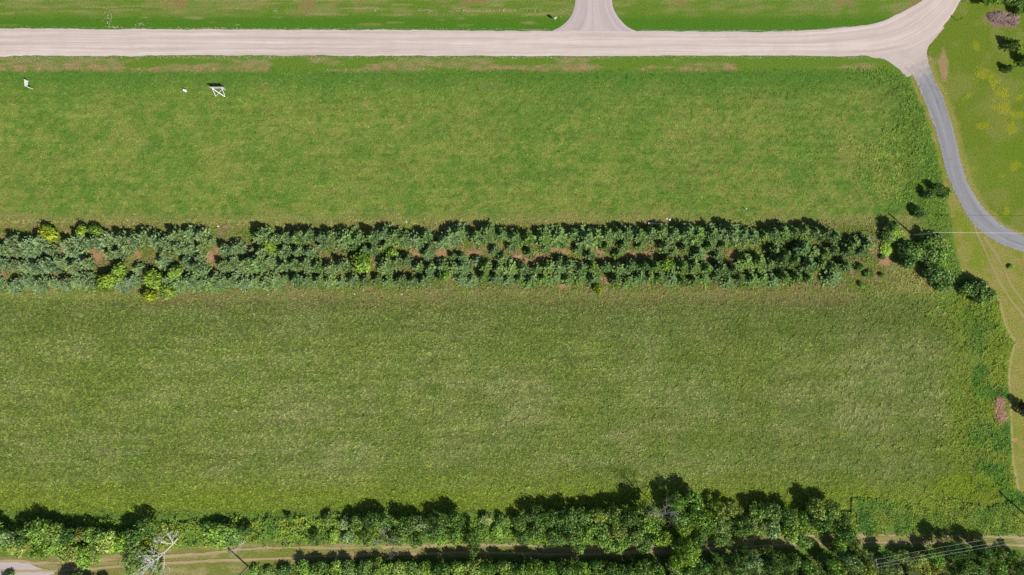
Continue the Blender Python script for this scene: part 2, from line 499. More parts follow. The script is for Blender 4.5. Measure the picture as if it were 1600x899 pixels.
    # mown corridor with the track
    yc = np.interp(px, [p[0] for p in TRACK], [p[1] for p in TRACK])
    up = np.interp(px, [0, 150, 300, 560, 800, 1340, 1600], [16, 18, 22, 16, 12, 11, 12])
    dn = np.interp(px, [0, 300, 400, 560, 800, 1340, 1600], [40, 40, 24, 12, 9, 12, 12])
    co = sm(0, 5, py - (yc - up) + wx * 0.3) * sm(4, -4, py - (yc + dn) + wx * 0.3)
    k = mix(np.zeros_like(c) + lin(142, 142, 78), lin(166, 156, 104), sm(0.45, 0.62, nh))
    k = mix(k, lin(124, 134, 54), sm(0.5, 0.64, n2) * 0.8)
    c = c * (1 - co[:, None]) + k * co[:, None]
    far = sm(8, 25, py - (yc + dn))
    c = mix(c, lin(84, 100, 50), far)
    # bare spots
    c = mix(c, lin(190, 150, 110), sm(1.1, 0.7, np.hypot(px - 1586, py - 688) / 4))
    c = mix(c, lin(188, 140, 104), sm(1.1, 0.6, np.hypot((px - 1562) / 10, (py - 640) / 22)))
    c = mix(c, lin(160, 126, 118), sm(1.2, 0.5, np.hypot((px - 1566) / 26, (py - 30) / 14) + (n3 - .5)) * (px > 1500))
    return np.clip(c, 0.004, 0.9)

def ground_height(px, py):
    x = px * MPP; y = py * MPP
    edge = np.interp(py, [p[0] for p in BOUND], [p[1] for p in BOUND])
    yc = np.interp(px, [p[0] for p in TRACK], [p[1] for p in TRACK])
    low = sm(458, 474, py) * sm(edge - 2, edge - 14, px) * sm(yc - 22, yc - 34, py)
    upf = sm(112, 126, py) * sm(350, 335, py) * sm(edge - 2, edge - 14, px)
    rough = sm(95, 40, edge - px) * sm(0, 12, edge - px) * sm(100, 120, py) * sm(yc - 22, yc - 34, py)
    n = fbm(x + 0.5 * y, y * 1.1, 0.8, 51, 2) - 0.5
    n2 = fbm(x, y, 1.5, 61, 2) - 0.5
    return 0.05 + low * (n * 0.34 + n2 * 0.12) + upf * (n * 0.16 + n2 * 0.08) + rough * (n2 * 0.20 + n * 0.12)

# ------------------------------------------------------------------ the ground
x0, x1, y0, y1, st = -106.0, 106.0, -62.0, 62.0, 0.25
gx = np.arange(x0, x1 + 1e-6, st); gy = np.arange(y0, y1 + 1e-6, st)
X, Y = np.meshgrid(gx, gy, indexing='ij')
PX = (X / MPP + 800).ravel(); PY = (449.5 - Y / MPP).ravel()
Z = ground_height(PX, PY) - 0.05
rim = np.minimum(np.minimum(X - x0, x1 - X), np.minimum(Y - y0, y1 - Y)).ravel()
Z = np.where(rim < 0.01, -0.12, Z)
nx, ny = len(gx), len(gy)
i, j = np.meshgrid(np.arange(nx - 1), np.arange(ny - 1), indexing='ij')
a = (i * ny + j).ravel()
F = np.stack([a, a + ny, a + ny + 1, a + 1], 1)
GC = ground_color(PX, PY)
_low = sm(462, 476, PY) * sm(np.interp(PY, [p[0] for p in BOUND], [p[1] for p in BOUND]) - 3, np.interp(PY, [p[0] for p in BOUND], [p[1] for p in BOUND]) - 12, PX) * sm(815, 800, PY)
GC = GC * (1 - 0.36 * _low[:, None])            # thatch under the tall hay, with shade between tufts darkened into its colour
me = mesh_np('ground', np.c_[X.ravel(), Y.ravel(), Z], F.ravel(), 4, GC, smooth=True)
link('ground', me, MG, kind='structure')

# land that goes on to the horizon, below and around the detailed sheet
gx2 = np.r_[np.linspace(-3500, -160, 12), np.linspace(-130, 130, 14), np.linspace(160, 3500, 12)]
X2, Y2 = np.meshgrid(gx2, gx2, indexing='ij')
n2_ = len(gx2)
i, j = np.meshgrid(np.arange(n2_ - 1), np.arange(n2_ - 1), indexing='ij')
a = (i * n2_ + j).ravel()
t2 = np.zeros((n2_ * n2_, 3)) + lin(104, 130, 52)
link('terrain', mesh_np('terrain', np.c_[X2.ravel(), Y2.ravel(), np.full(n2_ * n2_, -0.10)], np.stack([a, a + n2_, a + n2_ + 1, a + 1], 1).ravel(), 4, t2), MG, kind='structure')

# ------------------------------------------------------------------ roads and tracks
strip('gravel_road', ROAD_TOP, ROAD_BOT, 0.055, M_GRAVEL, 10, 0.25, 0.30, 3, crown=0.05, kind='structure')
strip('gravel_driveway', DRV_L, DRV_R, 0.045, M_GRAVEL2, 8, 0.25, 0.16, 5, kind='structure')
strip('asphalt_driveway', ASPH_L, ASPH_R, 0.050, M_ASPH, 8, 0.25, 0.14, 8, kind='structure')
# junction apron
P = smooth_line([W(*p) for p in APRON + APRON[:1]], 0.3)
t = np.arange(len(P)) * 0.3
P = P + np.c_[(fbm(t, t * 0, 1.5, 71) - 0.5) * 0.35, (fbm(t, t * 0 + 4, 1.5, 72) - 0.5) * 0.35]
me = bpy.data.meshes.new('gravel_apron')
cx, cy = W(1420, 82)
verts = [(cx, cy, 0.046)] + [(p[0], p[1], 0.040) for p in P]
me.from_pydata(verts, [], [(0, k, k + 1) for k in range(1, len(P))])
if sum(p.normal.z for p in me.polygons) < 0:
    me.flip_normals()
link('gravel_apron', me, M_APRON, kind='structure')

def offset(line, d0, d1):
    return [(p[0], p[1] + d0) for p in line], [(p[0], p[1] + d1) for p in line]

UPRUT = [(-300, 875), (0, 876), (60, 880), (130, 876), (200, 873), (300, 867.5), (400, 857), (560, 856), (640, 854), (700, 852), (800, 852), (870, 856), (930, 857), (1100, 848), (1250, 838), (1340, 836.5), (1400, 836.5), (1480, 837), (1600, 840.5), (1900, 850)]
DNRUT = [(-300, 890), (0, 892), (60, 892), (130, 890), (200, 884), (300, 878), (400, 874.5), (500, 870), (600, 867), (700, 865), (800, 864), (870, 866), (930, 866), (1100, 858), (1250, 851), (1340, 847.5), (1400, 848), (1480, 849), (1600, 852.5), (1900, 862)]
for r_, s_ in ((UPRUT, 12), (DNRUT, 15)):
    a_, b_ = offset(r_, -1.9, 1.9)
    strip('dirt_track', a_, b_, 0.035, M_RUT, 3, 0.3, 0.30, s_, kind='structure')
strip('dirt_lane', [(-300, 860), (-60, 868), (0, 874), (25, 876), (45, 882), (60, 888), (85, 893)], [(-300, 930), (-60, 925), (0, 915), (25, 910), (45, 905), (60, 902), (85, 898)], 0.030, M_GRAVEL2, 8, 0.3, 0.5, 18, kind='structure')
for r_, s_ in (([(1521, 353), (1535, 385), (1550, 417), (1566, 449), (1590, 482), (1604, 502), (1660, 590)], 21), ([(1537, 370), (1557, 400), (1571, 427), (1583, 450), (1604, 480), (1670, 570)], 25)):
    a_ = [(p[0] - 2, p[1] + .5) for p in r_]; b_ = [(p[0] + 2, p[1] - .5) for p in r_]
    strip('wheel_rut', a_, b_, 0.030, M_RUTG, 3, 0.3, 0.3, s_, kind='structure')

# ------------------------------------------------------------------ grass: real tufts
def in_road(px, py):
    t = np.interp(px, [p[0] for p in ROAD_TOP[:17]], [p[1] for p in ROAD_TOP[:17]])
    m = (py > t - 2) & (py < 89)
    m |= (np.abs(px - 928) < np.interp(py, [0, 25, 49], [30, 36, 66])) & (py < 55)
    m |= (py < 120) & (px > 1400) & (px < np.interp(py, [-50, 0, 54, 92], [1532, 1502, 1464, 1449]))
    l = np.interp(py, [p[1] for p in ASPH_L], [p[0] for p in ASPH_L]); r = np.interp(py, [p[1] for p in ASPH_R], [p[0] for p in ASPH_R])
    m |= (py > 92) & (py < 420) & (px > l - 2) & (px < r + 2)
    return m

def tufts(name, label, n, box, keep, blades, length, width, tilt, rad, jitter, seed, gain=1.0, tint=None, lean=0.0):
    rng = np.random.default_rng(seed)
    px = rng.uniform(box[0], box[1], n); py = rng.uniform(box[2], box[3], n)
    k = keep(px, py) & ~in_road(px + rng.normal(0, 1.2, n), py + rng.normal(0, 1.2, n))
    px, py = px[k], py[k]; n = len(px)
    col = ground_color(px, py) * gain
    if tint is not None:
        col = col * (1 - tint[1]) + np.array(tint[0]) * tint[1]
    dry = (rng.random(n) < 0.5 * jitter)[:, None]
    col = np.where(dry, col * np.array([1.30, 1.20, 1.35]), col)
    col = np.clip(col * (1 + rng.normal(0, jitter, (n, 1))), 0.01, 0.8)
    col[:, 0] *= 1 + rng.normal(0, 0.06, n)
    x = (px - 800) * MPP; y = (449.5 - py) * MPP
    z = ground_height(px, py) - 0.05
    size = rng.uniform(0.6, 1.35, n)
    az = rng.uniform(0, 2 * np.pi, (n, blades))
    tl = np.radians(rng.uniform(tilt[0], tilt[1], (n, blades)))
    L = length * size[:, None] * rng.uniform(0.7, 1.2, (n, blades)); wd = width * size[:, None] * rng.uniform(0.7, 1.3, (n, blades))
    dx = np.cos(az) * np.cos(tl) - lean * 0.6; dy = np.sin(az) * np.cos(tl) + lean * 0.5
    ox = np.cos(az) * rad * rng.uniform(0, 1, (n, blades)) * size[:, None]; oy = np.sin(az) * rad * rng.uniform(0, 1, (n, blades)) * size[:, None]
    pxn, pyn = -np.sin(az), np.cos(az)
    bx = x[:, None] + ox; by = y[:, None] + oy; bz = z[:, None] - 0.02 + 0 * ox
    v = np.stack([np.stack([bx + pxn * wd / 2, by + pyn * wd / 2, bz], -1),
                  np.stack([bx - pxn * wd / 2, by - pyn * wd / 2, bz], -1),
                  np.stack([bx + dx * L, by + dy * L, bz + np.sin(tl) * L], -1)], 2).reshape(-1, 3)
    cc = np.repeat(col, blades * 3, axis=0)
    cc[2::3] *= 1.15
    me = mesh_np(name, v, np.arange(len(v)), 3, np.clip(cc, 0.003, 0.9))
    o = link(name, me, MT, kind='stuff')
    o['label'] = label; o['category'] = 'grass'
    return o

def edgex(py):
    return np.interp(py, [p[0] for p in BOUND], [p[1] for p in BOUND])
def trk(px):
    return np.interp(px, [p[0] for p in TRACK], [p[1] for p in TRACK])

tufts('meadow_grass', 'short pale green hay meadow grass between the gravel road and the pine belt', 80000, (-30, 1480, 104, 352),
      lambda a, b: (a < edgex(b) - 4) & (b > 108), 3, 0.24, 0.13, (8, 45), 0.15, 0.26, 101, 1.35, lean=0.2)
tufts('hay_field_grass', 'taller tufty olive green grass filling the field below the pine belt', 165000, (-30, 1590, 458, 815),
      lambda a, b: (a < edgex(b) - 3) & (b < trk(a) - 30), 4, 0.27, 0.135, (8, 42), 0.20, 0.20, 102, 1.80, lean=0.25)
tufts('rough_grass', 'bright green uncut clumpy grass along the right edge of both fields', 30000, (1300, 1600, 108, 830),
      lambda a, b: (a < edgex(b) - 2) & (edgex(b) - a < (60 + 40 * np.sin(b * 0.03)) * (0.5 + fbm(a, b, 14, 7, 3) * 1.2 + 0.4 * np.random.default_rng(5).random(len(a)))) & (b < trk(a) - 14), 6, 0.42, 0.22, (8, 45), 0.25, 0.18, 103, 1.7)
tufts('fringe_grass', 'long mixed weeds and grass round the feet of the pine belt', 22000, (-30, 1420, 345, 470),
      lambda a, b: ~np.any([np.hypot((a - s[0]) / s[2], (b - s[1]) / s[3]) < 1.0 for s in SOILS], axis=0), 5, 0.40, 0.20, (8, 45), 0.25, 0.16, 104, 1.6)
tufts('lawn_grass', 'mown lawn grass on the verges and right of the grey driveway', 26000, (-20, 1620, -30, 540),
      lambda a, b: (b < 46) | ((a > edgex(b) + 2) & (b > 88)) | ((a > 1502) & (b < 380)) | ((b > 90) & (b < 106)), 3, 0.13, 0.10, (8, 40), 0.1, 0.14, 105, 1.2)

# ------------------------------------------------------------------ foliage meshes, shared by the trees
def leaf_cloud(centers, normals, sizes, tints, rng, aspect=0.62):
    n = len(centers)
    t = rng.normal(size=(n, 3)); t -= normals * (t * normals).sum(1, keepdims=True); t /= np.linalg.norm(t, axis=1, keepdims=True)
    bt = np.cross(normals, t)
    s = sizes[:, None]
    v = np.stack([centers - t * s, centers + bt * s * aspect, centers + t * s, centers - bt * s * aspect], 1).reshape(-1, 3)
    return v, np.repeat(tints, 4, axis=0)

def unit(v):
    return v / np.maximum(np.linalg.norm(v, axis=-1, keepdims=True), 1e-9)

def crown_mesh(name, seed, lobes=24, per=105, leaf=0.075, flat=0.40, zc=0.58, spread=0.72, lobe_r=(0.18, 0.38)):
    """crown of radius 1 and height 1: leaf faces gathered on uneven lobes"""
    rng = np.random.default_rng(seed)
    C, N, Sz, T = [], [], [], []
    ex = rng.uniform(0.8, 1.15, 2)
    for k in range(lobes):
        d = unit(rng.normal(size=3)); d[2] = abs(d[2]) * 1.0 - 0.25
        rr = rng.uniform(0.35, 1.0) ** 0.6 * spread
        c = np.array([d[0] * rr * ex[0], d[1] * rr * ex[1], zc + d[2] * flat * 0.75])
        lr = rng.uniform(*lobe_r)
        lt = rng.uniform(0.62, 1.35); hue = rng.normal(0, 0.06)
        m = int(per * (lr / 0.33) ** 2)
        q = unit(rng.normal(size=(m, 3))); q[:, 2] = np.where(q[:, 2] < -0.3, -q[:, 2], q[:, 2])
        rad = lr * np.where(rng.random((m, 1)) < 0.14, rng.uniform(1.1, 1.6, (m, 1)), rng.uniform(0.5, 1.1, (m, 1)))
        p = c + q * rad * np.array([1, 1, flat * 1.7])
        C.append(p)
        N.append(unit(q * 0.8 + rng.normal(0, 0.55, (m, 3)) + np.array([0, 0, 0.25])))
        Sz.append(leaf * rng.uniform(0.6, 1.35, m))
        tt = lt * rng.uniform(0.75, 1.25, (m, 1)) * np.array([[1 + hue, 1, 1 - hue]])
        T.append(tt)
    v, t = leaf_cloud(np.concatenate(C), np.concatenate(N), np.concatenate(Sz), np.concatenate(T), rng)
    return mesh_np(name, v, np.arange(len(v)), 4, t)

def pine_mesh(name, seed, whorls=11, leafs=15):
    """young pine of crown radius 1 and height 1: whorls of branches carrying needle sprays"""
    rng = np.random.default_rng(seed)
    V, T = [], []
    for wv in range(whorls):
        f = wv / (whorls - 1)
        z = 0.10 + 0.84 * f
        R = (1 - f) ** 0.75 * rng.uniform(0.88, 1.08) + 0.06
        nb = int(9 - 4 * f)
        a0 = rng.uniform(0, 6.28)
        for bnum in range(nb):
            az = a0 + 6.283 * bnum / nb + rng.normal(0, 0.18)
            Rb = R * rng.uniform(0.72, 1.15)
            rise = rng.uniform(0.04, 0.16)
            bt = rng.uniform(0.75, 1.25)
            m = int(leafs * (0.5 + Rb)) + 3
            s = rng.uniform(0.18, 1.0, m) ** 0.7
            px = np.cos(az) * Rb * s; py = np.sin(az) * Rb * s; pz = z + rise * s ** 1.5 + rng.normal(0, 0.012, m)
            side = rng.choice([-1, 1], m) * rng.uniform(0.0, 0.17, m) * (1.15 - 0.6 * s) * Rb
            px += -np.sin(az) * side; py += np.cos(az) * side
            # spray: a pointed quad along the outward direction
            aa = az + np.sign(side) * rng.uniform(0.2, 0.9, m)
            L = rng.uniform(0.10, 0.19, m); wd = L * rng.uniform(0.30, 0.5, m)
            up = rng.uniform(-0.02, 0.09, m)
            d = np.stack([np.cos(aa), np.sin(aa), up / L], 1)
            pr = np.stack([-np.sin(aa), np.cos(aa), rng.uniform(-0.5, 0.5, m)], 1)
            p = np.stack([px, py, pz], 1)
            v = np.stack([p - d * L[:, None] * 0.4, p + pr * wd[:, None], p + d * L[:, None], p - pr * wd[:, None]], 1).reshape(-1, 3)
            V.append(v)
            tt = bt * rng.uniform(0.72, 1.28, (m, 1)) * np.array([[1, 1, 1]])
            tt = tt * (1 + (s[:, None] - 0.5) * 0.25)
            T.append(np.repeat(tt, 4, axis=0))
    V = np.concatenate(V); T = np.concatenate(T)
    return mesh_np(name, V, np.arange(len(V)), 4, T)

def trunk_mesh(name, seed, top=0.75, r0=0.05, limbs=6, zl=(0.25, 0.6)):
    rng = random.Random(seed)
    mb = MB()
    pts = [(0, 0, -0.03)]
    for k in range(1, 5):
        pts.append((rng.uniform(-.04, .04) * k, rng.uniform(-.04, .04) * k, top * k / 4))
    mb.tube(pts, [r0, r0 * .8, r0 * .6, r0 * .42, r0 * .15], 6)
    for k in range(limbs):
        z = rng.uniform(*zl); a = k * 6.283 / limbs + rng.uniform(-.4, .4)
        i0 = z / top * 4; ii = int(i0); fr = i0 - ii
        p = Vector(pts[ii]).lerp(Vector(pts[min(ii + 1, 4)]), fr)
        L = rng.uniform(.4, .75)
        q = p + Vector((math.cos(a) * L * .5, math.sin(a) * L * .5, .10)); e = p + Vector((math.cos(a + .2) * L, math.sin(a + .2) * L, .22))
        mb.tube([p, q, e], [r0 * .38, r0 * .25, r0 * .08], 5)
    me = bpy.data.meshes.new(name)
    me.from_pydata(mb.v, [], mb.f)
    me.materials.append(M_BARK)
    return me

PINES = [pine_mesh('crown', 200 + k) for k in range(7)]
BROAD = [crown_mesh('crown', 300 + k) for k in range(7)]
LOOSE = [crown_mesh('crown', 330 + k, lobes=26, per=65, leaf=0.07, spread=0.74, lobe_r=(0.16, 0.30)) for k in range(4)]
SHRUB = [crown_mesh('crown', 360 + k, lobes=14, per=110, leaf=0.11, flat=0.45, zc=0.45, spread=0.6, lobe_r=(0.28, 0.45)) for k in range(5)]
for m_ in PINES + BROAD + LOOSE + SHRUB:
    m_.materials.append(ML)
TRUNK_P = [trunk_mesh('trunk', 1, 0.93, 0.035, 8, (0.12, 0.5)), trunk_mesh('trunk', 2, 0.93, 0.04, 8, (0.12, 0.5))]
TRUNK_B = [trunk_mesh('trunk', 3 + k, 0.75, 0.05, 6) for k in range(4)]

ORD = ['', 'first', 'second', 'third', 'fourth', 'fifth', 'sixth', 'seventh', 'eighth', 'ninth', 'tenth', 'eleventh', 'twelfth', 'thirteenth', 'fourteenth', 'fifteenth']
TREES = []
def tree(kind, px, py, r_px, h, rgb, row, noun, name, cat, group, rz=None, own_label=None):
    """px, py: middle of the crown in the photograph; r_px its radius there"""
    mids = 0.6 * h
    x, y = W(px, py, mids)
    r = r_px * MPP * (H - mids) / H
    crowns = {'pine': PINES, 'broad': BROAD, 'loose': LOOSE, 'shrub': SHRUB}[kind]
    o = thing(name, '', cat, (x, y, 0), random.uniform(0, 6.28) if rz is None else rz, group)
    sq = random.uniform(.82, 1.2) if kind != 'pine' else random.uniform(.9, 1.1)
    o.scale = (r * sq, r / sq, h)
    tm = random.choice(TRUNK_P if kind == 'pine' else TRUNK_B)
    t_ = bpy.data.objects.new('trunk', tm); COL.objects.link(t_); t_.parent = o
    c_ = bpy.data.objects.new('crown', random.choice(crowns)); COL.objects.link(c_); c_.parent = o
    j = random.uniform(.86, 1.14)
    c_.color = (rgb[0] * j * random.uniform(.94, 1.06), rgb[1] * j, rgb[2] * j * random.uniform(.9, 1.1), 1)
    TREES.append(dict(o=o, px=px, row=row, noun=noun, own=own_label))
    return o

G_PINE = (0.175, 0.275, 0.085); G_PINEB = (0.225, 0.315, 0.135); G_PINEG = (0.185, 0.29, 0.068)
G_LIME = (0.215, 0.34, 0.045); G_YEL = (0.30, 0.39, 0.03); G_GREEN = (0.155, 0.255, 0.055); G_MID = (0.205, 0.335, 0.055)
G_DARK = (0.11, 0.20, 0.040); G_OLIVE = (0.27, 0.36, 0.075); G_GREYG = (0.24, 0.33, 0.11); G_PINK = (0.30, 0.19, 0.16)

# ---- the pine belt
north = [(-22, 368), (-2, 372), (14, 362), (36, 365), (58, 361), (100, 365), (118, 357), (140, 361), (160, 359), (185, 357), (202, 360), (220, 352), (237, 359), (250, 362), (268, 353), (290, 345), (308, 350), (326, 360),
         (357, 371), (388, 375), (406, 352), (424, 358), (440, 354), (460, 354), (477, 350), (497, 355), (514, 356), (535, 356), (553, 358), (578, 354), (598, 347), (612, 352), (627, 355), (645, 357), (660, 354),
         (688, 362), (700, 352), (713, 346), (740, 353), (757, 347), (780, 350), (800, 355), (820, 355), (845, 355), (868, 355), (893, 348), (912, 355), (928, 354), (944, 352), (962, 347), (975, 347), (995, 350), (1012, 346),
         (1030, 344), (1047, 350), (1070, 348), (1086, 350), (1108, 348), (1125, 344), (1141, 345), (1157, 350), (1172, 352), (1190, 353), (1204, 347), (1219, 346), (1237, 348), (1253, 346), (1268, 345), (1284, 346), (1300, 352), (1330, 363), (1349, 364)]
PG = 'young pines planted in the windbreak belt'
def belt_pine(x, y, r, h, row):
    # bluer at the left end, fresher green to the right
    u = min(max((x + vnoise(np.array([x / 40.]), np.array([y / 30.]), 5)[0] * 400 - 200) / 900, 0), 1)
    a = G_PINEB; b2 = G_PINE if random.random() < .6 else G_PINEG
    rgb = tuple(a[i] * (1 - u) + b2[i] * u for i in range(3))
    tree('pine', x, y, r * 1.02 * random.choice((.85, 1, 1, 1.15)), h * 1.12 * random.uniform(.85, 1.2), rgb, row, 'young pine', 'pine_tree', 'pine tree', PG)
for (x, y) in north:
    big = 1.0 if x > 420 else 0.95
    small = x in (326, 357, 388)
    belt_pine(x + 5, y + 17 + random.uniform(-1, 2), (8 if small else random.uniform(12, 16.5)) * big, (1.4 if small else random.uniform(2.5, 3.7)), 'north')
LIMES = [(75, 365, 12), (128, 363, 9), (150, 362, 10), (172, 436, 14), (187, 420, 11), (240, 438, 15), (262, 455, 12), (232, 462, 9), (274, 426, 11), (422, 382, 11), (565, 412, 15), (612, 397, 9), (1042, 413, 10), (935, 452, 7), (694, 432, 9), (160, 448, 8)]
def gap(x, y, pad=6):
    for s in SOILS:
        if math.hypot((x - s[0]) / (s[2] + pad), (y - s[1]) / (s[3] + pad)) < 1:
            return True
    for l_ in LIMES:
        if math.hypot(x - l_[0], y - l_[1]) < l_[2] + 4:
            return True
    return False
EXTRA = [(352, 418), (366, 408), (372, 432), (352, 440), (390, 420), (410, 408), (404, 436), (300, 440), (318, 425), (336, 436), (310, 405), (20, 448), (60, 446), (100, 446), (130, 430), (120, 412), (110, 395), (350, 388), (372, 386)]
def low_edge(x):
    return np.interp(x, [-30, 100, 200, 330, 420, 620, 700, 900, 1220, 1240, 1300, 1350, 1380], [456, 460, 462, 458, 452, 458, 450, 450, 454, 444, 438, 414, 392])
# second row, upper middle: thinned out in the centre
x = -20
while x < 1352:
    if not (640 < x < 1160):
        y = 392 + random.uniform(-8, 7)
        if not gap(x, y) and y < low_edge(x) - 8:
            belt_pine(x, y, random.uniform(9, 14), random.uniform(1.7, 3.1), 'second')
    x += 18 + random.uniform(-5, 5)
for x, y, r in [(668, 398, 9), (672, 389, 9), (709, 401, 7), (722, 402, 9), (746, 408, 9), (773, 392, 9), (786, 404, 9), (799, 384, 8), (829, 396, 9), (852, 388, 8), (876, 408, 8), (880, 384, 7), (905, 389, 9), (922, 399, 10),
                (948, 386, 9), (966, 398, 10), (975, 384, 9), (1001, 385, 9), (1040, 386, 10), (1052, 394, 11), (1070, 388, 10), (1093, 397, 11), (1110, 386, 9), (1121, 400, 8), (1132, 384, 9)]:
    belt_pine(x, y, r, random.uniform(1.6, 2.2), 'second')
x = -14
while x < 1335:
    y = 415 + (random.uniform(-3, 3) + 4 if 640 < x < 1160 else random.uniform(-8, 7))
    if not gap(x, y, 3) and y < low_edge(x) - 4:
        belt_pine(x, y, random.uniform(10, 14.5), random.uniform(1.9, 3.4), 'third')
    x += 19 + random.uniform(-3, 3)
x = -24
while x < 1320:
    y = 437 + (5 if x < 430 else 0) + random.uniform(-4, 4)
    if not gap(x, y, 3) and y < low_edge(x) - 1:
        belt_pine(x, y, random.uniform(9.5, 14), random.uniform(1.5, 2.9), 'south')
    x += 18 + random.uniform(-3, 3)
for (x, y) in EXTRA:
    belt_pine(x, y, random.uniform(9, 13), random.uniform(1.4, 2.4), 'second' if y < 400 else ('third' if y < 428 else 'south'))
for k, (x, y, r) in enumerate(LIMES):
    c_ = G_YEL if (x, y) in ((75, 365), (232, 462), (935, 452)) else (G_LIME if k not in (3, 4, 5, 6, 8, 14, 15, 11) else (0.21, 0.33, 0.045))
    lab = {75: 'bright yellow round bush on the field edge near the left end of the pine belt',
           128: 'yellow-green bush, left of a touching pair on the north edge of the belt',
           150: 'yellow-green bush, right of a touching pair on the north edge of the belt',
           172: 'broad green bush on the south side of the belt, left of two lime clumps',
           187: 'green bush deep in the belt just above the broad green south-side bush',
           240: 'tall lime green bush below the second bare patch of the belt',
           262: 'green bush bulging out of the south edge, right of the yellow one',
           232: 'small bright yellow bush poking from the south edge of the belt',
           274: 'dark green bush in the belt up and right of the tall lime bush',
           422: 'round lime bush inside the belt, right of the orange soil patch',
           565: 'largest lime green bush in the middle of the belt',
           612: 'small green bush right of the largest lime bush in the belt',
           1042: 'round yellow-green bush standing in dark shade near the right half of the belt',
           935: 'tiny lime shrub at the south foot of the belt',
           694: 'small fresh green bush among the south row pines under the split soil patch',
           160: 'low green shrub below the broad green bush on the belt south side'}[x]
    tree('shrub', x, y, r * 1.3, 1.7 + r * .11, c_, None, '', 'leafy_bush', 'bush', 'leafy bushes among the pines', own_label=lab)

# ---- scattered bushes between the belt and the driveway
SC = 'scattered bushes at the right end of the belt'
for x, y, r, h, c_, lab in [
        (1452, 303, 8, 2.6, G_DARK, 'left dark bush of three beside the bend of the grey driveway'),
        (1467, 295, 8, 2.8, G_DARK, 'middle dark bush of three beside the bend of the grey driveway'),
        (1479, 302, 8, 1.9, G_GREEN, 'right dark bush of three beside the bend of the grey driveway'),
        (1437, 331, 9, 2.2, G_DARK, 'lone dark bush in grass above the tall pole shadow'),
        (1394, 354, 8, 3.2, G_GREEN, 'narrow green bush left of the tall pole shadow, upper of two'),
        (1386, 371, 9, 1.8, G_DARK, 'small dark bush at the right tip of the belt beside lime grass'),
        (1448, 372, 11, 3.0, G_DARK, 'dark bush directly under the start of the bright cable'),
        (1470, 378, 13, 2.4, G_GREEN, 'green bush just below the bright cable nearest the driveway'),
        (1415, 392, 12, 3.0, G_DARK, 'dark bush at the upper left corner of the big clump'),
        (1434, 394, 13, 2.8, G_GREEN, 'green bush in the centre left of the big clump under the cable'),
        (1418, 410, 12, 3.2, G_DARK, 'dark bush at the lower left corner of the big clump'),
        (1452, 400, 14, 2.8, G_GREEN, 'green bush in the middle of the big clump under the cable'),
        (1475, 400, 11, 2.0, G_MID, 'fresh green bush on the right side of the big clump'),
        (1458, 428, 14, 3.2, G_DARK, 'dark bush at the top of the clump below the big one'),
        (1478, 436, 14, 2.6, G_GREEN, 'green bush on the right of the clump below the big one'),
        (1470, 446, 11, 2.2, G_DARK, 'dark bush at the bottom of the clump below the big one'),
        (1512, 452, 11, 2.4, G_GREEN, 'left bush of the group nearest the mown strip corner'),
        (1530, 446, 12, 3.2, G_DARK, 'topmost bush of the group nearest the mown strip corner'),
        (1532, 463, 11, 2.4, G_DARK, 'lowest bush of the group nearest the mown strip corner'),
        (1548, 462, 9, 2.0, G_GREEN, 'right bush of the group nearest the mown strip corner'),
        (1344, 418, 6, 1.3, G_DARK, 'small dark shrub off the lower right tip of the belt, upper of three'),
        (1357, 429, 7, 1.3, G_DARK, 'small dark shrub off the lower right tip of the belt, middle of three'),
        (1347, 446, 5, 1.0, G_GREEN, 'small shrub off the lower right tip of the belt, lowest of three'),
        (1379, 402, 4, 1.0, G_GREEN, 'tiny shrub on dry grass left of the big clump'),
        (1379, 430, 4, 1.0, G_GREEN, 'tiny shrub in grass below and left of the big clump'),
        (1580, 417, 4, 0.7, G_MID, 'tiny lone green shrub on the grass below the driveway'),
        (1398, 367, 12, 0.9, G_LIME, 'low lime green thicket left of the pole foot'),
        (1386, 388, 11, 0.8, G_LIME, 'low lime green thicket at the right tip of the belt')]:
    tree('shrub', x, y, r * 1.25, h * .9, tuple(v * 1.15 for v in c_), None, '', 'wild_bush', 'bush', SC, own_label=lab)

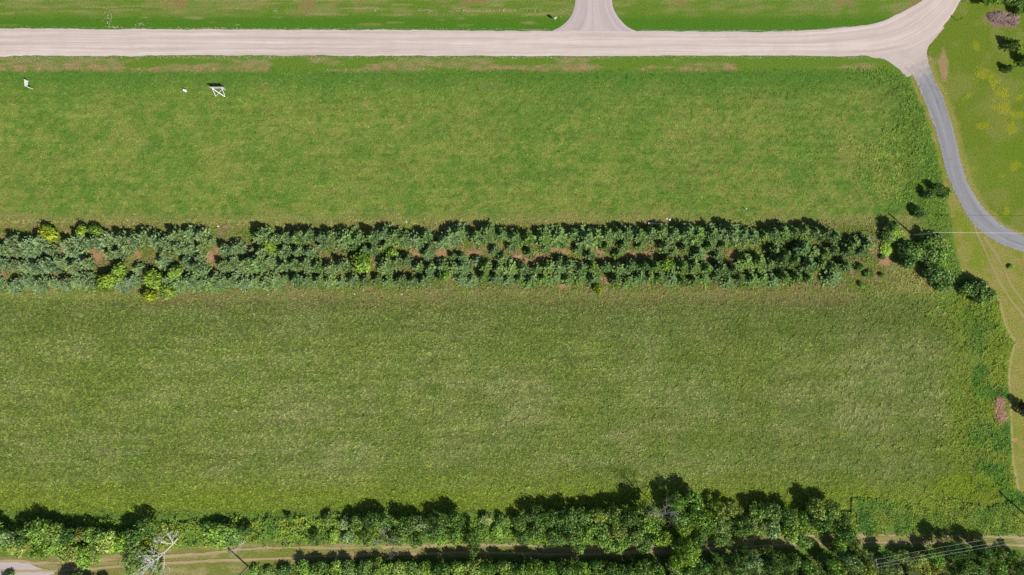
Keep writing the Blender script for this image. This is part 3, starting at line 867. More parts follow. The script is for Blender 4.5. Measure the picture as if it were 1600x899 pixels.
# ---- hedgerow trees north of the track and wood south of it
HG = 'broadleaf trees of the hedgerow above the track'
SG = 'broadleaf trees south of the track'
hedge = [  # x, y, r, h, colour, kind
    (-12, 832, 18, 6, G_GREEN, 'broad'), (8, 838, 16, 6, G_GREYG, 'broad'), (26, 856, 15, 4, G_OLIVE, 'broad'), (40, 836, 14, 6, G_DARK, 'broad'), (62, 834, 18, 6.5, G_MID, 'broad'), (86, 832, 15, 5.5, G_OLIVE, 'broad'),
    (42, 848, 12, 5, (0.24, 0.25, 0.05), 'broad'), (62, 862, 15, 4.5, G_LIME, 'loose'), (84, 856, 15, 4.5, G_MID, 'broad'), (108, 838, 14, 5.5, G_DARK, 'broad'), (106, 862, 17, 4.5, G_OLIVE, 'broad'), (126, 834, 11, 5, (0.22, 0.24, 0.05), 'broad'),
    (130, 868, 15, 4, G_LIME, 'broad'), (146, 872, 12, 3.5, G_LIME, 'loose'), (148, 838, 15, 5.5, G_MID, 'broad'), (168, 846, 17, 5, G_OLIVE, 'broad'), (190, 850, 16, 4.5, G_LIME, 'broad'), (212, 834, 15, 6, G_DARK, 'broad'), (232, 822, 15, 6, G_GREEN, 'loose'),
    (208, 856, 16, 5, G_GREEN, 'broad'), (208, 882, 18, 5, G_GREEN, 'loose'), (232, 876, 17, 5, G_GREEN, 'loose'), (246, 890, 12, 4, G_MID, 'loose'),
    (330, 832, 15, 3.5, G_MID, 'shrub'), (350, 828, 15, 4, G_MID, 'broad'), (366, 836, 14, 3, G_GREEN, 'shrub'), (345, 846, 13, 2.5, G_MID, 'shrub'), (384, 828, 10, 3.5, G_DARK, 'broad'),
    (450, 808, 6, 2.2, G_DARK, 'shrub'), (494, 842, 9, 3.5, G_GREEN, 'loose'), (520, 838, 9, 2, G_MID, 'shrub'), (512, 810, 8, 2.5, G_GREEN, 'shrub'), (538, 818, 10, 2.5, G_GREYG, 'shrub'), (545, 840, 10, 2.4, G_GREYG, 'shrub'),
    (556, 818, 12, 4.5, G_GREEN, 'broad'), (572, 842, 12, 5, G_GREEN, 'loose'), (578, 814, 13, 5, G_DARK, 'broad'), (598, 812, 13, 6, G_GREEN, 'broad'), (620, 842, 12, 4, G_GREEN, 'broad'), (634, 822, 15, 6.5, G_GREEN, 'broad'), (652, 844, 13, 5, G_GREEN, 'loose'),
    (655, 820, 13, 5, G_GREYG, 'broad'), (674, 832, 14, 5.5, G_GREEN, 'loose'), (690, 842, 12, 4, G_MID, 'broad'), (690, 818, 13, 6, G_GREEN, 'broad'), (712, 812, 14, 6, G_DARK, 'broad'), (712, 836, 13, 4, G_MID, 'broad'), (738, 842, 13, 7, G_GREEN, 'loose'), (742, 856, 11, 6, G_GREEN, 'loose'),
    (760, 812, 9, 2, G_GREYG, 'shrub'), (784, 812, 9, 2.2, G_GREEN, 'shrub'), (776, 832, 10, 1.6, G_MID, 'shrub'),
    (812, 818, 12, 4, G_GREEN, 'broad'), (818, 840, 12, 3.5, G_GREEN, 'broad'), (836, 808, 14, 5, G_DARK, 'broad'), (842, 832, 14, 4.5, G_GREEN, 'broad'), (862, 812, 16, 6, G_DARK, 'broad'), (868, 838, 15, 5, G_GREEN, 'broad'), (888, 810, 16, 6, G_GREEN, 'broad'), (894, 832, 16, 6, G_GREEN, 'broad'),
    (912, 808, 14, 5, G_GREEN, 'broad'), (918, 832, 15, 5.5, G_MID, 'broad'), (905, 850, 12, 4, G_MID, 'broad'), (936, 804, 14, 5.5, G_OLIVE, 'broad'), (940, 828, 15, 5, G_GREEN, 'broad'), (945, 848, 14, 4.5, G_MID, 'broad'), (960, 806, 14, 6, G_GREEN, 'broad'), (966, 830, 15, 5, G_OLIVE, 'broad'), (972, 850, 14, 4.5, G_MID, 'broad'),
    (984, 808, 15, 7, G_DARK, 'broad'), (992, 836, 15, 5, G_GREEN, 'broad'), (1010, 800, 16, 8, G_GREEN, 'broad'), (1016, 822, 15, 6, G_MID, 'broad'), (1008, 848, 14, 4.5, G_GREEN, 'broad'), (1034, 842, 15, 5, G_LIME, 'broad'),
    (1056, 786, 15, 7.5, G_MID, 'loose'), (1084, 784, 17, 7, G_MID, 'broad'), (1062, 806, 15, 7, G_GREEN, 'broad'), (1092, 806, 17, 8, G_LIME, 'broad'), (1070, 822, 15, 6, G_LIME, 'broad'), (1104, 822, 14, 6, G_MID, 'broad'), (1066, 848, 15, 5, G_MID, 'broad'), (1090, 844, 12, 4, G_DARK, 'broad'),
    (1076, 862, 20, 8, G_LIME, 'broad'), (1060, 876, 15, 7, G_LIME, 'broad'),
    (1132, 798, 16, 6, G_OLIVE, 'loose'), (1126, 822, 13, 5, G_GREYG, 'loose'), (1152, 800, 12, 4, G_OLIVE, 'loose'), (1160, 824, 15, 6, G_DARK, 'broad'), (1186, 798, 14, 5, G_GREEN, 'broad'), (1184, 822, 14, 5, G_GREYG, 'loose'), (1130, 842, 13, 4, G_GREEN, 'broad'),
    (1206, 800, 15, 5.5, G_GREEN, 'broad'), (1208, 826, 15, 5, G_GREYG, 'broad'), (1232, 806, 15, 5.5, G_GREEN, 'broad'), (1236, 832, 15, 5, G_MID, 'broad'), (1258, 812, 13, 4, G_MID, 'broad'), (1256, 844, 13, 5, G_GREEN, 'broad'),
    (1276, 796, 16, 6.5, G_OLIVE, 'broad'), (1298, 798, 15, 6, G_OLIVE, 'broad'), (1286, 816, 15, 7, G_GREEN, 'broad'), (1318, 812, 13, 5, G_GREEN, 'loose'), (1322, 834, 15, 6, G_GREEN, 'broad'), (1334, 848, 12, 5, G_GREEN, 'loose'), (1310, 848, 13, 5, G_MID, 'broad')]
for (x, y, r, h, c_, kd) in hedge:
    row = 'field side' if y < 822 else ('middle' if y < 843 else 'track side')
    tree(kd, x, y, r * 1.22, max(h * 0.72, 1.5), tuple(v * 1.18 for v in c_), row, 'hedgerow tree' if kd != 'shrub' else 'hedgerow shrub', 'broadleaf_tree' if kd != 'shrub' else 'leafy_bush', 'tree' if kd != 'shrub' else 'bush', HG)
south = [(115, 912, 18, 6, G_DARK, 'broad'), (134, 916, 14, 5, G_GREEN, 'broad'), (160, 914, 12, 4, G_DARK, 'broad'), (12, 906, 10, 3, G_DARK, 'shrub'),
         (398, 892, 9, 2, G_MID, 'shrub'), (420, 894, 8, 2, G_GREEN, 'shrub'), (444, 892, 10, 3, G_DARK, 'shrub')]
x = 476
while x < 1130:
    south.append((x + random.uniform(-2, 2), 890 + random.uniform(-2, 3), random.uniform(13, 16), random.uniform(4.2, 5.5) + (1.5 if x > 680 else 0), random.choice([G_MID, G_MID, G_GREEN, G_OLIVE, G_GREEN]), 'broad'))
    south.append((x + 12, 914 + random.uniform(-3, 3), random.uniform(14, 17), random.uniform(5, 7), random.choice([G_MID, G_GREEN]), 'broad'))
    x += 24
south += [(1126, 876, 13, 6, G_GREEN, 'loose'), (1150, 884, 16, 8, G_GREEN, 'broad'), (1160, 860, 9, 5, G_DARK, 'loose'), (1178, 878, 15, 7, G_GREYG, 'broad'), (1206, 884, 15, 8, G_GREEN, 'broad'), (1200, 866, 12, 5, G_GREEN, 'broad'),
          (1236, 876, 14, 7, G_GREEN, 'broad'), (1262, 888, 14, 7, G_GREEN, 'broad'), (1288, 872, 12, 5, G_DARK, 'loose'), (1304, 888, 16, 8, G_MID, 'broad'), (1330, 878, 14, 8, G_GREYG, 'broad'), (1352, 892, 14, 7, G_OLIVE, 'broad'), (1346, 868, 10, 4, G_OLIVE, 'loose'),
          (1384, 872, 13, 5.5, G_GREEN, 'broad'), (1398, 890, 14, 5, G_GREYG, 'loose'), (1412, 868, 12, 4, G_OLIVE, 'loose'), (1432, 874, 14, 5, G_OLIVE, 'broad'), (1452, 888, 16, 5, (0.22, 0.25, 0.04), 'broad'), (1462, 870, 13, 6, G_MID, 'broad'),
          (1486, 858, 13, 9, G_DARK, 'broad'), (1508, 862, 14, 8, G_DARK, 'loose'), (1500, 886, 16, 7, G_GREEN, 'broad'), (1532, 860, 14, 8, G_DARK, 'broad'), (1528, 884, 14, 6, G_GREEN, 'broad'), (1556, 868, 14, 7, G_GREEN, 'broad'), (1560, 892, 15, 6, G_MID, 'broad'),
          (1584, 872, 12, 5, G_MID, 'loose'), (1598, 888, 14, 6, G_GREEN, 'broad'), (1180, 910, 16, 8, G_GREEN, 'broad'), (1230, 908, 16, 7, G_GREEN, 'broad'), (1280, 912, 16, 8, G_GREEN, 'broad'), (1330, 912, 16, 7, G_GREEN, 'broad'), (1380, 914, 16, 7, G_MID, 'broad'),
          (1430, 912, 15, 6, G_MID, 'broad'), (1480, 914, 15, 6, G_GREEN, 'broad'), (1540, 914, 15, 6, G_GREEN, 'broad'), (1590, 912, 15, 6, G_GREEN, 'broad')]
for (x, y, r, h, c_, kd) in south:
    tree(kd, x, y, r * 1.18, h * (0.55 if x < 690 else 0.70), tuple(v * 1.15 for v in c_), 'back' if y > 903 else ('front' if y < 881 else 'centre'), 'tree', 'broadleaf_tree' if kd != 'shrub' else 'leafy_bush', 'tree' if kd != 'shrub' else 'bush', SG)

# ---- garden at the top right, right edge
TG = 'garden trees at the top right corner'
for kd, x, y, r, h, c_, lab in [
        ('broad', 1552, 0, 12, 3.5, G_MID, 'leftmost leafy garden tree at the top right corner'),
        ('broad', 1570, -4, 14, 5, G_MID, 'second leafy garden tree from the left above the pink brush'),
        ('broad', 1592, 2, 14, 5, G_GREEN, 'leafy garden tree in the very top right corner'),
        ('shrub', 1598, 14, 10, 2.5, G_MID, 'green garden bush under the corner tree right of the pink brush'),
        ('pine', 1584, 68, 9, 3.0, G_DARK, 'dark young evergreen on the lawn below the pink brush'),
        ('pine', 1577, 106, 7, 2.0, G_DARK, 'smaller dark young evergreen on the lawn near yellow flowers'),
        ('pine', 1606, 92, 9, 3.0, G_DARK, 'dark evergreen cut by the right photo edge above yellow flowers'),
        ('shrub', 1596, 76, 7, 1.0, G_LIME, 'low yellow-green plant beside the dark evergreen on the lawn'),
        ('pine', 1608, 640, 11, 3.6, (0.05, 0.09, 0.04), 'dark tree cut by the right photo edge across from the brown brush')]:
    tree(kd, x, y, r * 1.1, h, c_, None, '', 'evergreen_tree' if kd == 'pine' else 'garden_tree', 'tree' if kd != 'shrub' else 'bush', TG, own_label=lab)

# labels from row and nearest landmark
LM_BELT = [(-40, 'the left photo edge'), (75, 'the bright yellow bush'), (150, 'the left bare patch'), (240, 'the tall lime bush'), (330, 'the orange soil patch'), (422, 'the round lime bush'), (565, 'the largest lime bush'), (693, 'the split soil patch'),
           (780, 'the belt midpoint'), (872, 'the pink soil patch'), (950, 'the reddish twin patches'), (1043, 'the shaded yellow-green bush'), (1150, 'the rightmost soil patch'), (1260, 'the belt tip')]
LM_HEDGE = [(-40, 'the left photo edge'), (265, 'the leaning white dead tree'), (375, 'the pale dead branches'), (600, 'the pinkish bare tree'), (800, 'the weedy gap'), (1040, 'the leafless grey tree'), (1135, 'the pale olive tree'), (1345, 'the open stretch of track')]
LM_SOUTH = [(-40, 'the left photo edge'), (385, 'the small pole shadow'), (600, 'the pinkish bare tree'), (760, 'the weedy gap'), (900, 'the short open track'), (1040, 'the leafless grey tree'), (1368, 'the pole with three wires')]
from collections import defaultdict
cells = defaultdict(list)
for T in TREES:
    if T['own']:
        T['o']['label'] = T['own']; continue
    grp = T['o']['group']
    lms = LM_BELT if grp == PG else (LM_HEDGE if grp == HG else LM_SOUTH)
    l_ = min(lms, key=lambda q: abs(q[0] - T['px']))
    side = 'right' if T['px'] >= l_[0] else 'left'
    cells[(grp, T['row'], l_, side, T['noun'])].append(T)
for (grp, row, l_, side, noun), ts in cells.items():
    ts.sort(key=lambda T: abs(T['px'] - l_[0]))
    for k, T in enumerate(ts):
        where = {PG: '%s in the belt %s row' % (noun, row), HG: '%s on the hedge %s' % (noun, row), SG: '%s of the %s line below the track' % (noun, row)}[grp]
        w_ = '%s, %s %s of %s' % (where, ORD[min(k + 1, 15)], side, l_[1])
        T['o']['label'] = w_

# ------------------------------------------------------------------ undergrowth masses
def undergrowth(name, label, n, box, keep, seed, rgb, hmax=0.9, leaf=0.2, var=0.35):
    rng = np.random.default_rng(seed)
    px = rng.uniform(box[0], box[1], n); py = rng.uniform(box[2], box[3], n)
    k = keep(px + (fbm(px, py, 9, seed + 7, 3) - .5) * 26 + rng.normal(0, 2, n), py + (fbm(px, py, 9, seed + 8, 3) - .5) * 26 + rng.normal(0, 2, n)); px, py = px[k], py[k]
    hh = fbm(px * MPP, py * MPP, 2.2, seed, 3)
    k = hh > 0.30
    px, py, hh = px[k], py[k], hh[k]; n = len(px)
    z = ((hh - 0.30) / 0.4) * hmax * rng.uniform(0.55, 1.05, n)
    c = np.c_[(px - 800) * MPP, (449.5 - py) * MPP, z + 0.05]
    N = unit(rng.normal(0, 0.6, (n, 3)) + np.array([0, 0, 0.8]))
    hue = fbm(px, py, 30, seed + 3, 2)
    base = np.array(rgb)[None, :] * (0.75 + 0.5 * rng.uniform(0, 1, (n, 1)))
    base = base * (1 + (hue[:, None] - 0.5) * np.array([[1.6, 0.7, 0.4]]) * var * 2)
    v, t_ = leaf_cloud(c, N, leaf * rng.uniform(0.5, 1.4, n), np.clip(base, 0.005, 0.8), rng, 0.7)
    me = mesh_np(name, v, np.arange(len(v)), 4, t_)
    o = link(name, me, MT, kind='stuff')
    o['label'] = label; o['category'] = 'undergrowth'
    return o

undergrowth('bramble_thicket', 'tangled green bramble thicket between the lower right field corner and the track', 34000, (1330, 1640, 778, 838),
            lambda a, b: (b < trk(a) - 10) & (b > 786 + 8 * np.sin(a * 0.05)), 401, (0.24, 0.35, 0.060), 0.38, 0.14)
undergrowth('hedge_undergrowth', 'leafy weeds and low scrub filling the hedgerow floor above the track', 60000, (-20, 1340, 800, 862),
            lambda a, b: (b < trk(a) - np.interp(a, [0, 300, 560, 1340], [16, 20, 15, 10])) & (b > np.interp(a, [0, 200, 300, 420, 560, 800, 1000, 1340], [815, 812, 820, 812, 806, 812, 795, 785])), 402, (0.24, 0.35, 0.055), 1.1, 0.17)
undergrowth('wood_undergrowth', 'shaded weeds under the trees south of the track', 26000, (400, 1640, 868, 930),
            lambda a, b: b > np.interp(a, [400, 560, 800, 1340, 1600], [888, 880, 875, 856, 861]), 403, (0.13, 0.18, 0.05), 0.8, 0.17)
undergrowth('belt_undergrowth', 'weeds and seedlings between the pines of the belt', 24000, (-20, 1390, 362, 455),
            lambda a, b: (~np.any([np.hypot((a - s[0]) / s[2], (b - s[1]) / s[3]) < 1.15 for s in SOILS], axis=0)) & (b < low_edge(a) + 2), 404, (0.22, 0.29, 0.07), 0.6, 0.13)
undergrowth('corner_weeds', 'dense dark green weeds along the rough edge beside the mown strip', 9000, (1480, 1584, 470, 800),
            lambda a, b: (a < edgex(b) - 3) & (edgex(b) - a < 70) & (fbm(a, b, 30, 9, 3) > 0.5), 405, (0.19, 0.29, 0.07), 0.4, 0.13)

# ------------------------------------------------------------------ flowers and specks
def specks(name, label, cat, spots, rgb, size, seed, z=0.12):
    rng = np.random.default_rng(seed)
    pts = []
    for (fx, fy, rx, ry, n) in spots:
        q = rng.normal(0, 0.5, (n, 2)) * [rx, ry] + [fx, fy]
        pts.append(q)
    q = np.concatenate(pts); n = len(q)
    c = np.c_[(q[:, 0] - 800) * MPP, (449.5 - q[:, 1]) * MPP, np.full(n, z) + rng.uniform(0, .06, n)]
    v, t_ = leaf_cloud(c, unit(rng.normal(0, .3, (n, 3)) + [0, 0, 1]), size * rng.uniform(.5, 1.3, n), np.array(rgb)[None, :] * rng.uniform(.7, 1.2, (n, 1)), rng, .9)
    o = link(name, mesh_np(name, v, np.arange(len(v)), 4, t_), MT, kind='stuff')
    o['label'] = label; o['category'] = cat

def edge_run(line, n, w):
    L = smooth_line(line, 1.5)
    return [(q[0], q[1], w, w, n) for q in L]
specks('loose_gravel', 'loose pale stones scattered along the driveway edge and the road margins', 'gravel',
       edge_run(ASPH_L[:5], 10, 2.2) + edge_run(ASPH_L[4:], 2, 2.2) + edge_run(ASPH_R[:-2], 2, 2.0) + [(1432, 108, 18, 12, 260), (1448, 95, 10, 12, 120)] + edge_run([(0, 89), (1380, 89.5)], 1, 3.0) + edge_run([(0, 44.5), (860, 47.5)], 1, 3.0) + edge_run([(1000, 48), (1240, 48), (1330, 42)], 2, 1.6),
       (0.55, 0.50, 0.46), 0.07, 505, 0.03)
specks('yellow_flowers', 'patches of yellow flowers on the lawn right of the driveway', 'flowers',
       [(1530, 117, 11, 11, 130), (1557, 128, 8, 9, 110), (1565, 145, 12, 8, 150), (1568, 168, 12, 12, 170), (1538, 198, 9, 9, 80), (1593, 153, 8, 8, 70), (1580, 196, 12, 12, 80), (1513, 148, 6, 5, 30), (1565, 276, 4, 4, 25), (1590, 75, 8, 6, 50)],
       (0.45, 0.43, 0.03), 0.06, 501)
specks('pale_clippings', 'pale flecks in rows on the mown verge above the gravel road', 'clippings',
       [(170, 30, 8, 14, 60), (180, 43, 20, 2, 40), (220, 38, 12, 6, 25), (660, 17, 14, 3, 40), (720, 17, 25, 3, 60), (800, 17, 60, 2, 60), (430, 16, 6, 5, 20), (590, 16, 8, 3, 14), (877, 21, 8, 5, 20), (700, 21, 50, 6, 25), (370, 40, 8, 2, 10), (330, 45, 60, 1.5, 60), (500, 46, 200, 1.2, 120), (830, 47, 20, 1.2, 30)],
       (0.50, 0.46, 0.30), 0.085, 502)
specks('field_flowers', 'tiny pale and yellow flowers dotted over the upper meadow', 'flowers',
       [(700, 220, 1200, 150, 500), (400, 210, 700, 90, 250), (1250, 200, 200, 80, 90)], (0.42, 0.42, 0.12), 0.06, 503, 0.14)

# ------------------------------------------------------------------ dead trees
def branchy(mb, p, d, L, r, depth, rng, spread=0.55, n=3):
    pts = [p]; q = p; dd = d.copy()
    for k in range(3):
        dd = (dd + Vector((rng.gauss(0, .14), rng.gauss(0, .14), rng.gauss(0, .06)))).normalized()
        q = q + dd * L / 3; pts.append(q)
    mb.tube(pts, [r, r * .85, r * .7, r * .5], 5)
    if depth == 0:
        return
    for k in range(n):
        s = rng.uniform(.35, 1.0)
        i = min(int(s * 3), 2); b0 = pts[i].lerp(pts[i + 1], s * 3 - i)
        nd = (dd + Vector((rng.gauss(0, spread), rng.gauss(0, spread), rng.gauss(0, spread * .5)))).normalized()
        branchy(mb, b0, nd, L * rng.uniform(.5, .75), r * .5, depth - 1, rng, spread, n)

def dead_tree(label, base, lean, L, r, mat, seed, group, depth=3, n=3, spread=.5, stems=1):
    rng = random.Random(seed)
    x, y = W(*base)
    o = thing('dead_tree', label, 'dead tree', (x, y, 0), 0, group)
    tr = MB(); top = Vector((0, 0, 0)); pts = [Vector((0, 0, -.1))]
    d = Vector(lean).normalized()
    for k in range(1, 6):
        dd = (d + Vector((rng.gauss(0, .08), rng.gauss(0, .08), 0))).normalized()
        pts.append(pts[-1] + dd * L / 5)
    tr.tube(pts, [r * (1 - .13 * k) for k in range(6)], 7)
    tr.build('trunk', mat, o)
    for k in range(stems + 4):
        mb = MB()
        s = rng.uniform(.3, .98); i = min(int(s * 5), 4); b0 = pts[i].lerp(pts[i + 1], s * 5 - i)
        nd = (d + Vector((rng.gauss(0, spread), rng.gauss(0, spread), rng.gauss(0, spread * .5)))).normalized()
        branchy(mb, b0, nd, L * rng.uniform(.22, .42), r * .42, depth - 1, rng, spread, n)
        mb.build('branch', mat, o)
    return o

DG = 'bare dead trees along the track'
dead_tree('tall bleached white dead tree leaning left over the mown track', (286, 835), (-0.42, -0.36, 0.84), 7.6, .17, M_DEAD, 5, DG, 3, 4, .42, 7)
dead_tree('thinner bleached dead stem beside the leaning white dead tree', (272, 830), (-0.25, -0.10, 0.95), 5.0, .07, M_DEAD, 9, DG, 3, 3, .4, 3)
dead_tree('low pale dead branches at the edge of the mown track', (384, 846), (-0.35, -0.25, 0.6), 2.6, .06, M_DEAD, 12, DG, 3, 3, .7, 3)
dead_tree('pinkish grey bare tree among green trees above the track', (606, 822), (-0.1, -0.1, 1.0), 5.2, .10, M_GREYTWIG, 15, DG, 3, 4, .6, 6)
dead_tree('grey bare twiggy tree drooping over the track edge', (616, 850), (0, -0.25, 1.0), 3.2, .07, M_GREYTWIG, 16, DG, 3, 4, .6, 6)
dead_tree('leafless grey twiggy tree in the middle of the tall green clump', (1026, 792), (0.0, 0.0, 1.0), 7.8, .11, M_GREYTWIG, 18, DG, 3, 4, .55, 7)
dead_tree('small grey bare shrub below the lime trees at the left', (166, 850), (0.0, -0.2, 1.0), 3.5, .05, M_GREYTWIG, 19, DG, 3, 4, .6, 4)
dead_tree('dry grey bare bush at the right end of the weedy scrub', (537, 834), (0.0, -0.1, 1.0), 2.2, .04, M_GREYTWIG, 20, DG, 3, 4, .7, 5)

# ------------------------------------------------------------------ poles and cables
UG = 'utility poles'
def pole(label, base, h, arm_dir=None, transformer=False):
    x, y = W(*base)
    o = thing('utility_pole', label, 'utility pole', (x, y, 0), 0, UG)
    mb = MB(); mb.tube([(0, 0, -.2), (0, 0, h * .5), (0, 0, h)], [.17, .15, .12], 10); mb.build('post', M_POLE, o, smooth=False)
    if arm_dir is not None:
        a = Vector((math.cos(arm_dir), math.sin(arm_dir), 0))
        z = h - .35
        mb = MB(); mb.beam(a * -.85 + Vector((0, 0, z)), a * .85 + Vector((0, 0, z)), .10, .10); mb.build('crossarm', M_POLE, o)
        for s in (-.75, 0.0, .75):
            q = a * s + Vector((0, 0, z + .07 if s else h)); mi = MB(); mi.tube([q, q + Vector((0, 0, .12)), q + Vector((0, 0, .22))], [.05, .07, .04], 8); mi.build('insulator', M_METAL, o)
        for s in (-1, 1):
            mk = MB(); mk.tube([a * s * .5 + Vector((0, 0, z - .05)), Vector((0, 0, z - .75))], .03, 5); mk.build('brace', M_METAL, o)
    return o

def cable(label, a, b, sag, r, group):
    mb = MB(); a = Vector(a); b = Vector(b); pts = []
    for k in range(25):
        t_ = k / 24; p = a.lerp(b, t_); p.z -= sag * 4 * t_ * (1 - t_); pts.append(p)
    mb.tube(pts, r, 5)
    o = mb.build('power_cable', M_WIRE)
    o['label'] = label; o['category'] = 'cable'; o['group'] = group

pole('grey wooden utility pole rising from bushes near the grey driveway bend', (1426, 367.5), 7.0)
bx, by = W(1426, 367.5)
mb = MB(); 
cx_, cy_ = W(1640, 364.5, 6.2)
cable('bright cable running right from the lone pole over the grey driveway', (bx + .13, by, 6.8), (W(1900, 366, 6.8)[0], W(1900, 366, 6.8)[1], 6.8), 0.5, .022, 'cable to the lone pole')
# three-wire line in the lower right
hp = 8.2
tx, ty = W(1371, 881, hp); p1 = ((tx) / MPP + 800, 449.5 - ty / MPP)
p2 = (1606, 809)
arm = math.atan2(-(p2[1] - p1[1]), p2[0] - p1[0]) + math.pi / 2
pole('wooden utility pole with crossarm carrying three wires among the lower right trees', p1, hp, arm)
pole('wooden utility pole just outside the right edge whose shadow crosses the thicket', p2, hp, arm)
pole('wooden utility pole by the low shrub whose shadow crosses the mown track', (388, 885), 6.0, arm)
a_ = Vector((math.cos(arm), math.sin(arm), 0))
q1 = Vector((*W(*p1), 0)); q2 = Vector((*W(*p2), 0)); ext = (q2 - q1)
for s, lb in ((.75, 'uppermost'), (0, 'middle'), (-.75, 'lowest')):
    z_ = hp + (.2 if s == 0 else -.15)
    A = q1 + a_ * s + Vector((0, 0, z_)); B = q2 + a_ * s + Vector((0, 0, z_))
    cable('%s of three thin wires crossing the lower right trees' % lb, A, B, .35, .012, 'three wires at the lower right')

# ------------------------------------------------------------------ signs in the upper field
# large roadside sign, back towards the field, on raking braces
xL, yB = W(334, 141); xR, _ = W(355, 141)
w_ = xR - xL
o = thing('roadside_sign', 'large roadside signboard seen from behind, propped by white X-braced legs', 'sign', ((xL + xR) / 2, yB, 0))
mb = MB(); mb.box((0, .05, 1.42), (w_, .05, 1.25)); mb.build('board', M_GREYB, o)
for s in (-1, 1):
    mb = MB(); mb.box((s * w_ * .36, -.03, 1.0), (.08, .08, 2.05)); mb.build('post', M_WHITE, o)
    mb = MB(); mb.beam((s * w_ * .36, -.1, 1.75), (s * w_ * .34, -1.25, -.02), .07, .07); mb.build('leg', M_WHITE, o)
mb = MB(); mb.beam((-w_ * .36, -.14, 1.55), (w_ * .34, -1.32, .0), .10, .05); mb.build('cross_brace', M_WHITE, o)
mb = MB(); mb.beam((w_ * .36, -.26, 1.55), (-w_ * .34, -1.20, .0), .07, .04); mb.build('cross_brace', M_WHITE, o)
mb = MB(); mb.box((0, -.02, 2.06), (w_ + .04, .12, .05)); mb.build('top_rail', M_GREYB, o)
# small white board left of it
x, y = W(291, 143)
o = thing('yard_sign', 'small white tilted sign board left of the large braced signboard', 'sign', (x, y, 0), math.radians(-18))
mb = MB(); mb.box((0, 0, .62), (.72, .05, .55), Matrix.Rotation(math.radians(-38), 3, 'X')); mb.build('panel', M_WHITE, o)
for s in (-1, 1):
    mb = MB(); mb.tube([(s * .3, 0.06, -.1), (s * .3, 0.06, .55)], .025, 6); mb.build('stake', M_METAL, o)
# V shaped white sign further left
x, y = W(45.5, 137)
o = thing('corner_sign', 'white two-panel V shaped sign standing alone in the upper left meadow', 'sign', (x, y, 0))
for ang, L, nm in ((math.radians(96), 1.15, 'panel'), (math.radians(-22), .75, 'panel')):
    mb = MB(); d = Vector((math.cos(ang), math.sin(ang), 0)); mb.beam(d * .02 + Vector((0, 0, .75)), d * L + Vector((0, 0, .75)), .07, .9)
    mb.build(nm, M_WHITE, o)
    mb = MB(); mb.box(tuple(d * (L + .06) + Vector((0, 0, .6))), (.09, .09, 1.3)); mb.build('post', M_WHITE, o)
mb = MB(); mb.box((0, 0, .62), (.1, .1, 1.34)); mb.build('post', M_WHITE, o)
# sign on a post left of the gravel driveway mouth
x, y = W(867, 33)
o = thing('post_sign', 'pale green sign panel on a thin post left of the gravel driveway mouth', 'sign', (x, y, 0), math.radians(20))
mb = MB(); mb.tube([(0, 0, -.1), (0, 0, 2.2)], .04, 6); mb.build('post', M_METAL, o)
mb = MB(); mb.box((0, -.06, 1.7), (.62, .04, .75)); mb.build('panel', M_PALEG, o)
mb = MB(); mb.box((0, .10, 1.15), (.4, .25, .3)); mb.build('mail_box', M_PALEG, o)
# thin sign at the road bend
x, y = W(1495, 33)
o = thing('road_marker', 'thin dark marker post on the grass at the bend of the gravel road', 'marker post', (x, y, 0), math.radians(35))
mb = MB(); mb.tube([(0, 0, -.1), (0, 0, 1.85)], .05, 6); mb.build('post', M_DARKM, o)
mb = MB(); mb.box((0, -.06, 1.6), (.22, .03, .45)); mb.build('plate', M_DARKM, o)
x, y = W(1505, 3)
o = thing('road_marker', 'short dark marker post at the top photo edge beside the gravel road', 'marker post', (x, y, 0), 0)
mb = MB(); mb.tube([(0, 0, -.1), (0, 0, 1.3)], .05, 6); mb.build('post', M_DARKM, o)
mb = MB(); mb.box((0, -.06, 1.1), (.2, .03, .35)); mb.build('plate', M_DARKM, o)

# plank in the shade on the north side of the belt
x, y = W(1023, 349.5, .4)
o = thing('plank_bench', 'low weathered plank bench in the shade north of the pine belt', 'bench', (x, y, 0), math.radians(-2))
mb = MB(); mb.box((0, 0, .45), (2.5, .3, .05)); mb.build('seat', M_PLANK, o)
for s in (-1, 1):
    mb = MB(); mb.box((s * .95, 0, .2), (.1, .28, .44)); mb.build('leg', M_PLANK, o)

# white stones and stakes
def stone(px, py, s, label):
    x, y = W(px, py)
    rng = np.random.default_rng(int(px))
    import bmesh
    bm = bmesh.new(); bmesh.ops.create_icosphere(bm, subdivisions=2, radius=s)
    for v in bm.verts:
        v.co *= 1 + rng.uniform(-.18, .18); v.co.z *= .6
    me = bpy.data.meshes.new('white_stone'); bm.to_mesh(me); bm.free()
    o = link('white_stone', me, M_STONE); o.location = (x, y, s * .35)
    o['label'] = label; o['category'] = 'stone'; o['group'] = 'pale stones at the field edges'
stone(1046, 344, .26, 'larger pale stone on the meadow edge right of the plank bench')
stone(1042, 342, .17, 'smaller pale stone just left of the larger one by the plank bench')
stone(341, 354, .15, 'pale stone on dry ground above the orange soil patch')
stone(635, 347, .15, 'pale stone on the meadow edge above the middle left pines')
stone(628, 460, .15, 'pale stone on the lower field edge below the belt')
stone(554, 460, .13, 'pale stone at the south foot of the belt below the lime bush')
x, y = W(1164, 327)
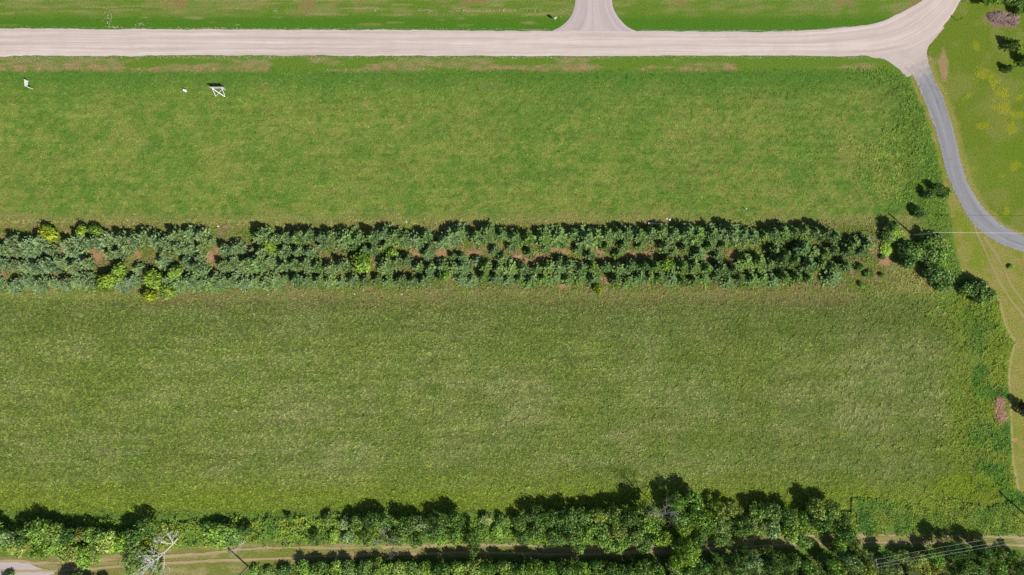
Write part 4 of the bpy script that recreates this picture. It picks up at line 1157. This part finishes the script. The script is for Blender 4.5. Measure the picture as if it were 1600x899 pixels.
o = thing('marker_stake', 'short white stake standing in the upper meadow near the belt', 'stake', (x, y, 0))
mb = MB(); mb.box((0, 0, .4), (.12, .12, .9)); mb.build('post', M_WHITE, o)
mb = MB(); mb.box((0, 0, .87), (.16, .16, .05)); mb.build('cap', M_WHITE, o)

# ------------------------------------------------------------------ brush piles
def brush(label, cx, cy, rx, ry, n, h, seed, mat, rgb_leaf=None):
    rng = random.Random(seed)
    x, y = W(cx, cy)
    o = thing('brush_pile', label, 'brush pile', (x, y, 0), 0, 'piles of dry brush')
    mb = MB()
    for k in range(n):
        a = rng.uniform(0, 6.28); q = math.sqrt(rng.random()) * (0.55 + 0.75 * vnoise(np.array([math.cos(a) * 1.7 + seed]), np.array([math.sin(a) * 1.7]), 78)[0])
        ppx = math.cos(a) * q * rx * MPP; ppy = math.sin(a) * q * ry * MPP
        if vnoise(np.array([ppx * .9 + seed]), np.array([ppy * .9]), 77)[0] < .12 + .45 * q:
            continue
        z = h * (1 - q * q) * rng.uniform(.4, 1.1) + .08
        b_ = rng.uniform(0, 3.14); L = rng.uniform(.25, .6)
        d = Vector((math.cos(b_), math.sin(b_), rng.uniform(-.3, .3))) * L
        mb.tube([Vector((ppx, ppy, z)) - d, Vector((ppx, ppy, z)) + d], rng.uniform(.02, .05), 3, cap=False)
    mb.build('sticks', mat, o, kind='stuff')
    lg = MB(); lg.tube([(-rx * MPP, .08, h * .6), (rx * MPP * 1.1, -.05, h * .8)], [.07, .04], 6); lg.build('log', M_BARK, o)
    return o
brush('elongated pile of reddish brown brush beside the mown strip on the right', 1562, 631, 7, 10, 260, .14, 3, M_BROWN)
brush('lower half of the reddish brown brush heap beside the mown strip', 1565, 650, 8.5, 12, 380, .14, 4, M_BROWN)
M_PINKB = plain('pinkish_brush', (0.31, 0.22, 0.20), 0.9, 0.35, 6, .02)
brush('pinkish brown pile of dry brush below the garden trees at top right', 1562, 27, 20, 11, 1500, .4, 6, M_PINKB)
brush('small pinkish pile of dry brush right of the larger one at top right', 1582, 30, 10, 9, 600, .35, 7, M_PINKB)
